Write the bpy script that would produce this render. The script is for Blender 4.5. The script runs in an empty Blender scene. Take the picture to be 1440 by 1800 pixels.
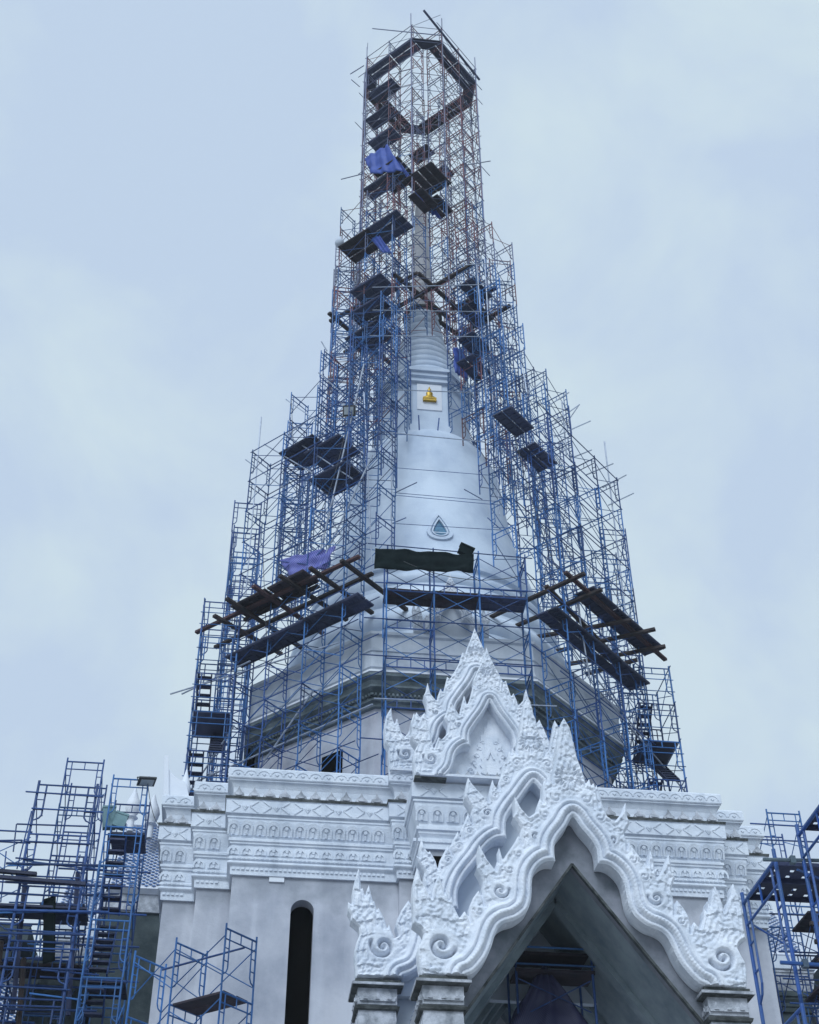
import bpy, bmesh, math, random
import numpy as np
from mathutils import Vector, Matrix
random.seed(7); rng = np.random.default_rng(7)
R = math.radians
scn = bpy.context.scene
COL = scn.collection

# ------------------------------------------------------------------ camera
F_PX, PITCH, YAW, ROLL = 2423.2668446, 0.6894593867, 0.1199051364, -0.0029824627
CAM = np.array([-6.8937, -51.0385, 1.6])
_fw = np.array([math.sin(YAW)*math.cos(PITCH), math.cos(YAW)*math.cos(PITCH), math.sin(PITCH)])
_r0 = np.array([math.cos(YAW), -math.sin(YAW), 0.0]); _u0 = np.cross(_r0, _fw)
_rt = math.cos(ROLL)*_r0 + math.sin(ROLL)*_u0
_up = -math.sin(ROLL)*_r0 + math.cos(ROLL)*_u0
cd = bpy.data.cameras.new('camera'); cam = bpy.data.objects.new('camera', cd); COL.objects.link(cam)
cd.sensor_fit = 'HORIZONTAL'; cd.sensor_width = 36.0; cd.lens = 36.0*F_PX/1440.0
cd.clip_start = 0.1; cd.clip_end = 3000
cam.matrix_world = Matrix(((_rt[0], _up[0], -_fw[0], CAM[0]), (_rt[1], _up[1], -_fw[1], CAM[1]),
                           (_rt[2], _up[2], -_fw[2], CAM[2]), (0, 0, 0, 1)))
scn.camera = cam
scn.render.resolution_x, scn.render.resolution_y = 819, 1024

def ray(x, y): return CAM, _fw + _rt*(x-720)/F_PX - _up*(y-900)/F_PX
def onX(x, y, X): c, d = ray(x, y); return c + d*(X-c[0])/d[0]
def onY(x, y, Y): c, d = ray(x, y); return c + d*(Y-c[1])/d[1]
def onZ(x, y, Z): c, d = ray(x, y); return c + d*(Z-c[2])/d[2]
def onP(x, y, n, k):                      # vertical plane n.xy = k
    c, d = ray(x, y); return c + d*(k - n[0]*c[0]-n[1]*c[1])/(n[0]*d[0]+n[1]*d[1])

# ------------------------------------------------------------------ world, sun, exposure
SUN_EL, SUN_AZ = R(44), R(202)            # azimuth clockwise from +Y: in front of the porch, a little left
w = bpy.data.worlds.new('World'); scn.world = w; w.use_nodes = True
nt = w.node_tree; nt.nodes.clear()
N = nt.nodes.new; L = nt.links.new
out = N('ShaderNodeOutputWorld'); bg = N('ShaderNodeBackground')
sky = N('ShaderNodeTexSky'); sky.sky_type = 'NISHITA'; sky.sun_disc = False
sky.sun_elevation = SUN_EL; sky.sun_rotation = SUN_AZ; sky.air_density = 1.0; sky.dust_density = 2.0
sc = N('ShaderNodeVectorMath'); sc.operation = 'SCALE'; sc.inputs['Scale'].default_value = 0.9
L(sky.outputs[0], sc.inputs[0])
tc = N('ShaderNodeTexCoord')
nz = N('ShaderNodeTexNoise'); nz.inputs['Scale'].default_value = 5.5; nz.inputs['Detail'].default_value = 8
nz.inputs['Roughness'].default_value = 0.55; nz.inputs['Distortion'].default_value = 0.3
L(tc.outputs['Generated'], nz.inputs['Vector'])
rp = N('ShaderNodeValToRGB'); rp.color_ramp.elements[0].position = 0.43; rp.color_ramp.elements[1].position = 0.62
rp.color_ramp.elements[0].color = (4.95, 6.10, 7.65, 1); rp.color_ramp.elements[1].color = (5.75, 6.95, 7.75, 1)
L(nz.outputs['Fac'], rp.inputs['Fac'])
mx = N('ShaderNodeMix'); mx.data_type = 'RGBA'; mx.inputs['Factor'].default_value = 0.96
L(sc.outputs[0], mx.inputs['A']); L(rp.outputs['Color'], mx.inputs['B'])
L(mx.outputs['Result'], bg.inputs['Color']); bg.inputs['Strength'].default_value = 0.084
L(bg.outputs[0], out.inputs[0])
sd = bpy.data.lights.new('sun', 'SUN'); sd.energy = 1.5; sd.angle = R(28); sd.color = (0.80, 0.90, 1.0)
so = bpy.data.objects.new('sun', sd); COL.objects.link(so)
sdir = Vector((math.sin(SUN_AZ)*math.cos(SUN_EL), math.cos(SUN_AZ)*math.cos(SUN_EL), math.sin(SUN_EL)))
so.rotation_euler = sdir.to_track_quat('Z', 'Y').to_euler(); so.location = (-20, -60, 90)
vs = scn.view_settings; vs.view_transform = 'Standard'; vs.look = 'None'; vs.gamma = 1.0
vs.use_curve_mapping = False; vs.exposure = 0.4
scn.render.engine = 'CYCLES'

# ------------------------------------------------------------------ materials
MATS = {}
def mat(name, col, rough=0.7, metal=0.0, var=None, scale=1.0, detail=4, bump=0.0, bscale=20.0, streak=None,
        rnd=0.0, spec=0.4, emit=None):
    """procedural: noise mix between col and var, optional vertical streaks, bump, per-object variation"""
    m = bpy.data.materials.new(name); m.use_nodes = True; t = m.node_tree; b = t.nodes['Principled BSDF']
    b.inputs['Roughness'].default_value = rough; b.inputs['Metallic'].default_value = metal
    b.inputs['Specular IOR Level'].default_value = spec
    n = t.nodes.new; l = t.links.new
    tcn = n('ShaderNodeTexCoord'); geo = n('ShaderNodeNewGeometry')
    src = None
    if var is not None:
        a = n('ShaderNodeTexNoise'); a.inputs['Scale'].default_value = scale; a.inputs['Detail'].default_value = detail
        a.inputs['Roughness'].default_value = 0.62; l(geo.outputs['Position'], a.inputs['Vector'])
        r = n('ShaderNodeValToRGB'); r.color_ramp.elements[0].position = 0.38; r.color_ramp.elements[1].position = 0.66
        r.color_ramp.elements[0].color = (*col, 1); r.color_ramp.elements[1].color = (*var, 1)
        l(a.outputs['Fac'], r.inputs['Fac']); src = r.outputs['Color']
    if streak is not None:
        scol, amount, sx = streak
        mp = n('ShaderNodeMapping'); mp.inputs['Scale'].default_value = (sx, sx, sx*0.09)
        l(geo.outputs['Position'], mp.inputs['Vector'])
        s = n('ShaderNodeTexNoise'); s.inputs['Scale'].default_value = 1.0; s.inputs['Detail'].default_value = 5
        l(mp.outputs[0], s.inputs['Vector'])
        r2 = n('ShaderNodeValToRGB'); r2.color_ramp.elements[0].position = 0.48; r2.color_ramp.elements[1].position = 0.78
        r2.color_ramp.elements[0].color = (0, 0, 0, 1); r2.color_ramp.elements[1].color = (amount,)*3 + (1,)
        l(s.outputs['Fac'], r2.inputs['Fac'])
        mm = n('ShaderNodeMix'); mm.data_type = 'RGBA'; l(r2.outputs['Color'], mm.inputs['Factor'])
        if src: l(src, mm.inputs['A'])
        else: mm.inputs['A'].default_value = (*col, 1)
        mm.inputs['B'].default_value = (*scol, 1); src = mm.outputs['Result']
    if rnd > 0:
        oi = n('ShaderNodeObjectInfo'); hs = n('ShaderNodeHueSaturation')
        mr = n('ShaderNodeMapRange'); mr.inputs['To Min'].default_value = 1-rnd; mr.inputs['To Max'].default_value = 1+rnd
        l(oi.outputs['Random'], mr.inputs['Value']); l(mr.outputs[0], hs.inputs['Value'])
        if src: l(src, hs.inputs['Color'])
        else: hs.inputs['Color'].default_value = (*col, 1)
        src = hs.outputs[0]
    if src: l(src, b.inputs['Base Color'])
    else: b.inputs['Base Color'].default_value = (*col, 1)
    if bump > 0:
        bn = n('ShaderNodeTexNoise'); bn.inputs['Scale'].default_value = bscale; bn.inputs['Detail'].default_value = 4
        l(geo.outputs['Position'], bn.inputs['Vector'])
        bp = n('ShaderNodeBump'); bp.inputs['Strength'].default_value = bump; bp.inputs['Distance'].default_value = 0.03
        l(bn.outputs['Fac'], bp.inputs['Height']); l(bp.outputs[0], b.inputs['Normal'])
    MATS[name] = m; return m

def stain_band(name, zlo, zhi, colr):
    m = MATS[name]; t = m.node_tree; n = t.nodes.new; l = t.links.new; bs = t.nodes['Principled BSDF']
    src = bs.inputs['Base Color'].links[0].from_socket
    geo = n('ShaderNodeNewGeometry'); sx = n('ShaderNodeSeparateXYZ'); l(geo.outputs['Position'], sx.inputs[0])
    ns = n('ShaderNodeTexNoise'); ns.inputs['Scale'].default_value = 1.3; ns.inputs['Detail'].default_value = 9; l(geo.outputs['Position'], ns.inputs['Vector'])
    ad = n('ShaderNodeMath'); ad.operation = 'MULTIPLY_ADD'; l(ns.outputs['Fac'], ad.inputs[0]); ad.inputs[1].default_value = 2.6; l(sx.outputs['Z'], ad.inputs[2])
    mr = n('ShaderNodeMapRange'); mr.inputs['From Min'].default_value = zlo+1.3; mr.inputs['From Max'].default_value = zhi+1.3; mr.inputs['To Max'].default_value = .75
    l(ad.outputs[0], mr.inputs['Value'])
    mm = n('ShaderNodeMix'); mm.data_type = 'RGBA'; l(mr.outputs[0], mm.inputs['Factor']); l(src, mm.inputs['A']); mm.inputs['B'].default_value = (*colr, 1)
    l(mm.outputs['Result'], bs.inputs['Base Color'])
def striped(name, c1, c2, scale, vec=(1, 1, 0.3), rough=0.55):
    m = bpy.data.materials.new(name); m.use_nodes = True; t = m.node_tree; b = t.nodes['Principled BSDF']
    n = t.nodes.new; l = t.links.new
    geo = n('ShaderNodeTexCoord'); wv = n('ShaderNodeTexWave'); wv.inputs['Scale'].default_value = scale
    wv.inputs['Distortion'].default_value = 0.6; wv.inputs['Detail'].default_value = 1
    mp = n('ShaderNodeMapping'); mp.inputs['Rotation'].default_value = vec
    l(geo.outputs['UV'], mp.inputs['Vector']); l(mp.outputs[0], wv.inputs['Vector'])
    r = n('ShaderNodeValToRGB'); r.color_ramp.elements[0].position = 0.45; r.color_ramp.elements[1].position = 0.55
    r.color_ramp.elements[0].color = (*c1, 1); r.color_ramp.elements[1].color = (*c2, 1)
    l(wv.outputs['Fac'], r.inputs['Fac']); l(r.outputs[0], b.inputs['Base Color']); b.inputs['Roughness'].default_value = rough
    MATS[name] = m; return m

mat('white_ornament', (0.79, 0.82, 0.88), 0.8, var=(0.62, 0.67, 0.75), scale=2.2, detail=9, bump=0.6, bscale=22,
    streak=((0.46, 0.51, 0.58), 0.5, 3.0), spec=0.2)
mat('white_paint', (0.80, 0.82, 0.86), 0.55, var=(0.72, 0.75, 0.81), scale=0.9, bump=0.12, bscale=30,
    streak=((0.56, 0.60, 0.66), 0.4, 1.6))
mat('cornice_white', (0.76, 0.80, 0.86), 0.75, var=(0.62, 0.67, 0.75), scale=1.6, detail=9, bump=0.5, bscale=24,
    streak=((0.44, 0.49, 0.56), 0.6, 2.8), spec=0.2)
mat('bell_white', (0.62, 0.70, 0.80), 0.6, var=(0.44, 0.52, 0.64), scale=0.4, detail=8, bump=0.15, bscale=6,
    streak=((0.70, 0.76, 0.84), 0.6, 1.2))
mat('spire_render', (0.50, 0.49, 0.50), 0.8, var=(0.36, 0.36, 0.38), scale=0.8, detail=8, bump=0.2, bscale=8,
    streak=((0.60, 0.60, 0.62), 0.5, 1.6))
mat('cement', (0.56, 0.57, 0.62), 0.85, var=(0.34, 0.36, 0.42), scale=0.45, detail=9, bump=0.25, bscale=14,
    streak=((0.66, 0.68, 0.74), 0.75, 1.5))
mat('drum_cement', (0.58, 0.60, 0.66), 0.85, var=(0.36, 0.38, 0.44), scale=0.7, detail=7, bump=0.25, bscale=10,
    streak=((0.36, 0.30, 0.32), 0.6, 1.2))
mat('mouldy', (0.075, 0.10, 0.11), 0.85, var=(0.19, 0.23, 0.25), scale=1.6, detail=6, bump=0.3, bscale=20)
mat('grey_band', (0.58, 0.62, 0.68), 0.75, var=(0.45, 0.50, 0.57), scale=1.2, bump=0.2, bscale=18,
    streak=((0.30, 0.34, 0.38), 0.4, 1.8))
mat('old_stone', (0.55, 0.57, 0.62), 0.8, var=(0.22, 0.24, 0.27), scale=3.0, detail=7, bump=0.6, bscale=30)
mat('dark_ledge', (0.04, 0.045, 0.045), 0.9, var=(0.12, 0.13, 0.13), scale=4, bump=0.3, bscale=30)
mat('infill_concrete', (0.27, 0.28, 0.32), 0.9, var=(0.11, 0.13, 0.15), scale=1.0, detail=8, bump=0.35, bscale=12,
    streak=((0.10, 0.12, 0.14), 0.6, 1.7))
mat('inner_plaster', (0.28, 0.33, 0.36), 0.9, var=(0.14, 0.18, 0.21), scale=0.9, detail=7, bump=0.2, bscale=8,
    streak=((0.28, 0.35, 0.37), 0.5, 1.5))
mat('tympanum_shaded', (0.55, 0.60, 0.67), 0.7, var=(0.47, 0.53, 0.62), scale=0.8, bump=0.1, bscale=12)  # white wall in shade: the shade's bluish grey is put into the colour
mat('hole_dark', (0.004, 0.0036, 0.003), 0.95, spec=0.0)
mat('window_glass', (0.09, 0.22, 0.34), 0.15, var=(0.03, 0.06, 0.10), scale=2, spec=0.6)
mat('gold', (0.50, 0.33, 0.05), 0.45, metal=0.6, var=(0.36, 0.22, 0.03), scale=6)
mat('scaffold_blue', (0.026, 0.105, 0.29), 0.55, var=(0.045, 0.15, 0.37), scale=3, rnd=0.45)
mat('scaffold_navy', (0.016, 0.050, 0.17), 0.55, var=(0.03, 0.08, 0.24), scale=3, rnd=0.4)
mat('scaffold_grey', (0.085, 0.11, 0.20), 0.5, metal=0.2, var=(0.14, 0.15, 0.24), scale=3, rnd=0.3)
mat('scaffold_red', (0.20, 0.07, 0.075), 0.6, var=(0.09, 0.05, 0.085), scale=3, rnd=0.4)
mat('galvanised', (0.36, 0.40, 0.48), 0.5, metal=0.3, var=(0.24, 0.28, 0.36), scale=5, rnd=0.2)
mat('near_blue', (0.022, 0.085, 0.33), 0.38, var=(0.045, 0.11, 0.27), scale=5, bump=0.15, bscale=40)
mat('near_steel', (0.14, 0.19, 0.22), 0.5, metal=0.4, var=(0.06, 0.09, 0.14), scale=6, bump=0.1, bscale=30)
mat('plank_dark', (0.026, 0.034, 0.075), 0.7, var=(0.045, 0.055, 0.11), scale=2.5, rnd=0.45, bump=0.2, bscale=15)
mat('plank_brown', (0.042, 0.028, 0.036), 0.8, var=(0.024, 0.022, 0.034), scale=2.5, rnd=0.4, bump=0.3, bscale=15)
mat('timber', (0.050, 0.034, 0.030), 0.85, var=(0.022, 0.020, 0.024), scale=3, rnd=0.4, bump=0.4, bscale=18)
mat('timber_red', (0.085, 0.040, 0.042), 0.85, var=(0.045, 0.03, 0.036), scale=3, rnd=0.3, bump=0.4, bscale=18)
mat('tile_blue', (0.035, 0.11, 0.30), 0.3, var=(0.06, 0.16, 0.38), scale=1.5)
mat('tile_grout', (0.72, 0.74, 0.80), 0.6, var=(0.6, 0.63, 0.70), scale=2)
mat('tarp_black', (0.006, 0.011, 0.012), 0.95, var=(0.011, 0.018, 0.019), scale=3, bump=0.3, bscale=6, spec=0.05)
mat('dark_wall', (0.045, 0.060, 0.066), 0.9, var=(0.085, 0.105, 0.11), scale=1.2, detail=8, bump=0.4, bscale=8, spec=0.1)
mat('tarp_blue', (0.025, 0.06, 0.30), 0.6, var=(0.04, 0.085, 0.36), scale=2, bump=0.2, bscale=5)
striped('tarp_stripe', (0.055, 0.065, 0.30), (0.16, 0.17, 0.46), 5.0, (0, 0, 0.5))
striped('tarp_porch', (0.022, 0.028, 0.085), (0.05, 0.045, 0.10), 9.0, (0, 0, 0.9))
mat('net_white', (0.55, 0.60, 0.68), 0.8, var=(0.45, 0.5, 0.58), scale=3)
mat('lamp_body', (0.05, 0.055, 0.06), 0.5, var=(0.08, 0.085, 0.09), scale=4)
mat('lamp_glass', (0.42, 0.47, 0.50), 0.25, var=(0.32, 0.36, 0.40), scale=4)
mat('box_green', (0.20, 0.32, 0.34), 0.7, var=(0.15, 0.26, 0.28), scale=3)
mat('ground', (0.36, 0.35, 0.34), 0.95, var=(0.26, 0.26, 0.25), scale=0.3, detail=8, bump=0.4, bscale=6)
mat('brick', (0.22, 0.15, 0.14), 0.9, var=(0.30, 0.20, 0.18), scale=5, bump=0.4, bscale=12)

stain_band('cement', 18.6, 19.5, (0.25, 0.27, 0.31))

# ------------------------------------------------------------------ mesh helpers
class MB:
    def __init__(s): s.v = []; s.f = []
    def add(s, vs_, fs):
        o = len(s.v); s.v += [tuple(map(float, p)) for p in vs_]; s.f += [tuple(i+o for i in f) for f in fs]; return s
    def box(s, x0, x1, y0, y1, z0, z1):
        return s.add([(x0,y0,z0),(x1,y0,z0),(x1,y1,z0),(x0,y1,z0),(x0,y0,z1),(x1,y0,z1),(x1,y1,z1),(x0,y1,z1)],
                     [(0,3,2,1),(4,5,6,7),(0,1,5,4),(1,2,6,5),(2,3,7,6),(3,0,4,7)])
    def beam(s, p0, p1, w_, h):
        p0 = Vector(p0); p1 = Vector(p1); d = (p1-p0).normalized()
        a = d.cross(Vector((0,0,1)));
        if a.length < 1e-3: a = Vector((1,0,0))
        a.normalize(); b = a.cross(d)
        q = []
        for p in (p0, p1):
            for (i, j) in ((-1,-1),(1,-1),(1,1),(-1,1)): q.append(p + a*(i*w_/2) + b*(j*h/2))
        return s.add(q, [(0,1,2,3),(7,6,5,4),(0,4,5,1),(1,5,6,2),(2,6,7,3),(3,7,4,0)])
    def tube(s, p0, p1, r, n=6, caps=True):
        p0 = Vector(p0); p1 = Vector(p1); d = (p1-p0)
        if d.length < 1e-6: return s
        d.normalize(); a = d.orthogonal().normalized(); b = d.cross(a)
        q = []
        for p in (p0, p1):
            for i in range(n):
                t = 2*math.pi*i/n; q.append(p + a*(r*math.cos(t)) + b*(r*math.sin(t)))
        fs = [(i, (i+1) % n, n+(i+1) % n, n+i) for i in range(n)]
        if caps: fs += [tuple(range(n-1, -1, -1)), tuple(range(n, 2*n))]
        return s.add(q, fs)
    def poly_tube(s, pts, r, n=6):
        for a, b in zip(pts[:-1], pts[1:]): s.tube(a, b, r, n)
        return s
    def extrude(s, pts2, y0, y1):       # polygon in (x,z), extruded y0..y1
        n = len(pts2); q = [(x, y0, z) for x, z in pts2] + [(x, y1, z) for x, z in pts2]
        fs = [tuple(range(n)), tuple(range(2*n-1, n-1, -1))] + [(i, n+i, n+(i+1) % n, (i+1) % n) for i in range(n)]
        return s.add(q, fs)
    def mesh(s, name, m, smooth=False):
        me = bpy.data.meshes.new(name); me.from_pydata(s.v, [], s.f); me.materials.append(MATS[m] if isinstance(m, str) else m)
        bm = bmesh.new(); bm.from_mesh(me); bmesh.ops.recalc_face_normals(bm, faces=bm.faces); bm.to_mesh(me); bm.free()
        if smooth:
            me.polygons.foreach_set('use_smooth', [True]*len(me.polygons))
        return me
    def build(s, name, m, parent=None, smooth=False): return obj(name, s.mesh(name, m, smooth), parent)

def obj(name, me, parent=None, loc=None, rotz=0.0, rot=None, scale=None):
    o = bpy.data.objects.new(name, me); COL.objects.link(o)
    if parent is not None: o.parent = parent
    if loc is not None: o.location = loc
    if rot is not None: o.rotation_euler = rot
    elif rotz: o.rotation_euler = (0, 0, rotz)
    if scale is not None: o.scale = scale
    return o
def thing(name, label, cat, group=None, loc=(0, 0, 0), rotz=0.0):
    o = obj(name, None, None, loc, rotz); tag(o, label, cat, group); return o
def tag(o, label, cat, group=None):
    o['label'] = label; o['category'] = cat
    if group: o['group'] = group
    return o

def offset_poly(pts, d):                 # inset a CCW polygon by d (miter)
    n = len(pts); res = []
    for i in range(n):
        p0 = np.array(pts[i-1]); p1 = np.array(pts[i]); p2 = np.array(pts[(i+1) % n])
        e1 = (p1-p0)/np.linalg.norm(p1-p0); e2 = (p2-p1)/np.linalg.norm(p2-p1)
        n1 = np.array([-e1[1], e1[0]]); n2 = np.array([-e2[1], e2[0]])
        b = n1+n2; b = b/(b@b)*2.0 if b@b > 1e-9 else n1
        res.append(tuple(p1 + b*d))
    return res
def sweep(name, plan, profile, m, parent, cap_top=False, cap_bottom=False, smooth=False, skip=()):
    """profile = [(inset, z)]"""
    b = MB(); n = len(plan); rows = [offset_poly(plan, i) if i else plan for i, z in profile]
    vs_ = [(p[0], p[1], z) for row, (i, z) in zip(rows, profile) for p in row]
    fs = []
    for k in range(len(profile)-1):
        for i in range(n):
            if i in skip: continue
            fs.append((k*n+i, k*n+(i+1) % n, (k+1)*n+(i+1) % n, (k+1)*n+i))
    if cap_top: fs.append(tuple(range((len(profile)-1)*n, len(profile)*n)))
    if cap_bottom: fs.append(tuple(range(n-1, -1, -1)))
    b.add(vs_, fs)
    me = bpy.data.meshes.new(name); me.from_pydata(b.v, [], b.f); me.materials.append(MATS[m])
    if smooth: me.polygons.foreach_set('use_smooth', [True]*len(me.polygons))
    return obj(name, me, parent)
def lathe(name, prof, m, parent, n=96, a0=0.0, smooth=True, loc=None):
    """prof = [(r,z)] ; split sharp edges by angle"""
    b = MB(); k = len(prof)
    vs_ = [(r*math.cos(a0+2*math.pi*i/n), r*math.sin(a0+2*math.pi*i/n), z) for r, z in prof for i in range(n)]
    fs = [(j*n+i, j*n+(i+1) % n, (j+1)*n+(i+1) % n, (j+1)*n+i) for j in range(k-1) for i in range(n)]
    b.add(vs_, fs)
    me = bpy.data.meshes.new(name); me.from_pydata(b.v, [], b.f); me.materials.append(MATS[m])
    if smooth:
        me.polygons.foreach_set('use_smooth', [True]*len(me.polygons))
        me.set_sharp_from_angle(angle=R(42))
    return obj(name, me, parent, loc)
def bulge(r0, z0, r1, z1, out_, n=8):    # half-round moulding from (r0,z0) to (r1,z1)
    res = []
    for i in range(n+1):
        t = i/n; res.append((r0+(r1-r0)*t + out_*math.sin(math.pi*t)**0.8, z0+(z1-z0)*t))
    return res

# ------------------------------------------------------------------ ground
g = MB(); g.add([(-1500,-1500,0),(1500,-1500,0),(1500,1500,0),(-1500,1500,0)], [(0,1,2,3)])
go = g.build('ground', 'ground'); go['kind'] = 'structure'

# ================================================================== PAGODA
pag = thing('pagoda', 'tall white bell-shaped pagoda under construction, wrapped in blue scaffolding', 'pagoda')
W1, W2, A, A2, A3, ZT, ZB = 7.92, 8.99, 12.11, 11.05, 10.03, 23.0, 19.55
PB = 2.9
half = [(-A3,-A3),(-W2,-A3),(-W2,-A2),(-W1,-A2),(-W1,-A),(-PB,-A),(-PB,-A-.3),(PB,-A-.3),(PB,-A),(W1,-A),(W1,-A2),(W2,-A2),(W2,-A3),(A3,-A3)]
plan = half + [(-x, -y) for x, y in half]
WI = 0.36
wall_poly = offset_poly(plan, WI)
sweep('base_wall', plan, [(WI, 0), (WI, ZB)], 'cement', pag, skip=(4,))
# left front panel with the arched slit window
xa, ya = wall_poly[4]; xb, yb = wall_poly[5]
def panel_with_slit(x0, x1, y, z0, z1, cx, hw, zb, ztop, depth):
    bm = bmesh.new()
    outer = [bm.verts.new((x, y, z)) for x, z in ((x0,z0),(x1,z0),(x1,z1),(x0,z1))]
    arc = [(cx-hw, zb), (cx+hw, zb)] + [(cx+hw*math.cos(t), ztop-hw+hw*math.sin(t)) for t in np.linspace(0, math.pi, 15)]
    inner = [bm.verts.new((x, y, z)) for x, z in arc]
    es = [bm.edges.new((p[i], p[(i+1) % len(p)])) for p in (outer, inner) for i in range(len(p))]
    bmesh.ops.triangle_fill(bm, use_beauty=True, use_dissolve=False, edges=es)
    n = len(inner); back = [bm.verts.new((x, y+depth, z)) for x, z in arc]
    for i in range(n): bm.faces.new((inner[i], inner[(i+1) % n], back[(i+1) % n], back[i]))
    bmesh.ops.recalc_face_normals(bm, faces=bm.faces)
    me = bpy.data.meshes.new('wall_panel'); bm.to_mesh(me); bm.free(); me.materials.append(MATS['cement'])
    return me, arc
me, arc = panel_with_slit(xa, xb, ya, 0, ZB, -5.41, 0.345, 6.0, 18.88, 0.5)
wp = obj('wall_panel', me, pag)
b = MB(); b.extrude(arc, ya+0.5, ya+0.52); so_ = b.build('slit_window', 'hole_dark', pag); so_['label'] = 'dark tall slit window with rounded top'
b = MB(); b.box(-6.45, -6.0, ya-0.05, ya+0.02, ZB-0.16, ZB-0.002); b.build('light_patch', 'white_paint', pag)

def prof_part(name, pr, m): return sweep(name, plan, pr, m, pag)
prof_part('parapet_band', [(0.0, 22.63), (-0.02, 22.66), (-0.02, 22.96), (0.0, 23.0), (0.7, 23.0)], 'cornice_white')
prof_part('parapet_hollow', [(0.10, 21.99), (0.16, 22.06), (0.19, 22.2), (0.17, 22.38), (0.10, 22.55), (0.03, 22.58), (0.03, 22.63), (0.0, 22.63)], 'cornice_white')
prof_part('dark_ledge', [(-0.03, 21.90), (-0.05, 21.99), (0.10, 21.995)], 'dark_ledge')
prof_part('diamond_band', [(0.10, 21.42), (0.0, 21.44), (0.0, 21.90), (-0.03, 21.90)], 'cornice_white')
prof_part('arch_band', [(0.24, 20.74), (0.22, 20.78), (0.17, 20.95), (0.10, 21.2), (0.09, 21.30), (0.06, 21.31), (0.06, 21.36), (0.10, 21.37), (0.10, 21.42)], 'cornice_white')
prof_part('lower_band', [(0.26, 20.13), (0.25, 20.15), (0.25, 20.50), (0.20, 20.52), (0.20, 20.58), (0.16, 20.60), (0.16, 20.68), (0.22, 20.70), (0.24, 20.74)], 'cornice_white')
prof_part('roll_moulding', [(0.26, 19.80)] + [(0.24-0.07*math.sin(math.pi*t), 19.82+0.16*t) for t in np.linspace(0, 1, 6)] + [(0.24, 20.0), (0.20, 20.02), (0.20, 20.08), (0.26, 20.13)], 'cornice_white')
prof_part('bottom_band', [(WI, ZB), (0.28, ZB), (0.27, 19.78), (0.26, 19.80)], 'cornice_white')
deck_poly = offset_poly(plan, 0.7)
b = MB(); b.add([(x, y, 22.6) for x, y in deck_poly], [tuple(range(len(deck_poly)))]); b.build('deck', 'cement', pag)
sweep('parapet_back', plan, [(0.7, 22.5), (0.7, 23.0)], 'cornice_white', pag)

# motifs -------------------------------------------------------------
def relief(pts, d, inner=None, m='cornice_white', name='motif', y0=0.0):
    b_ = MB(); b_.extrude(pts, -d, 0.012+y0)
    if inner:
        for q, dd in inner: b_.extrude(q, -dd, -d+0.004)
    return b_.mesh(name, m)
sp = [(-.15,0),(-.19,.07),(-.16,.15),(-.10,.19),(-.05,.27),(0,.42),(.05,.27),(.10,.19),(.16,.15),(.19,.07),(.15,0)]
m_spade = relief(sp, 0.06, [([(x*.6, z*.62+.03) for x, z in sp], 0.10)], 'old_stone', 'antefix')
def archp(w_, h, k=9): return [(-w_/2,0),(w_/2,0)] + [(w_/2*math.cos(t), h-w_/2+w_/2*math.sin(t)) for t in np.linspace(0, math.pi, k)]
def arch_mesh(w_, h, inner_scale, dot, nm):
    b_ = MB(); o = archp(w_, h); i_ = [(x*inner_scale, z*inner_scale+0.0) for x, z in o]
    n = len(o)
    vs_ = [(x,-.035,z) for x,z in o] + [(x,-.035,z) for x,z in i_] + [(x,.02,z) for x,z in o] + [(x,.02,z) for x,z in i_]
    fs = []
    for k in range(n):
        j = (k+1) % n
        fs += [(k,j,n+j,n+k), (2*n+k,k,n+k-n,j) if False else (k, 2*n+k, 2*n+j, j), (n+k, n+j, 3*n+j, 3*n+k)]
    b_.add(vs_, fs)
    c = [(dot*math.cos(t), h*.55+dot*math.sin(t)) for t in np.linspace(0, 2*math.pi, 9)[:-1]]; b_.extrude(c, -.04, .02)
    b_.box(-.03, .03, -.03, .02, 0.02, h*.36)
    return b_.mesh(nm, 'cornice_white')
m_arch = arch_mesh(0.36, 0.46, 0.72, 0.06, 'arch_relief')
m_arch2 = arch_mesh(0.37, 0.30, 0.70, 0.05, 'scroll_relief')
def chevron_mesh():
    b_ = MB()
    for s in (-1, 1):
        for a, c in (((s*.42,.0),(s*.16,.19)),((s*.16,.19),(s*.42,.38))):
            b_.beam((a[0],-.0,a[1]),(c[0],-.0,c[1]),.05,.045)
    d = [(0,.05),(.10,.19),(0,.33),(-.10,.19)]; b_.extrude(d, -.03, .02)
    b_.extrude([(x*.5, .19+(z-.19)*.5) for x, z in d], -.05, -.028)
    return b_.mesh('diamond_relief', 'cornice_white')
m_chev = chevron_mesh()
def wave_mesh():
    b_ = MB()
    for k in range(6):
        t0, t1 = math.pi*k/6, math.pi*(k+1)/6
        b_.beam((-.2*math.cos(t0),0,.06+.17*math.sin(t0)),(-.2*math.cos(t1),0,.06+.17*math.sin(t1)),.04,.035)
    b_.extrude([(0,.05),(.06,.11),(0,.17),(-.06,.11)], -.03, .02)
    return b_.mesh('wave_relief', 'cornice_white')
m_wave = wave_mesh()
segs = [(-W1,-PB,-A),(-PB,PB,-A-.3),(PB,W1,-A),(W1,W2,-A2),(-W2,-W1,-A2),(W2,A3,-A3),(-A3,-W2,-A3)]
def along(x0, x1, sp_, trim):
    n = max(1, int(round((x1-x0-2*trim)/sp_))); st = (x1-x0-2*trim)/n
    return [x0+trim+st*(i+.5) for i in range(n)]
tilt = math.atan(0.14/0.5)
dent = MB()
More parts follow.
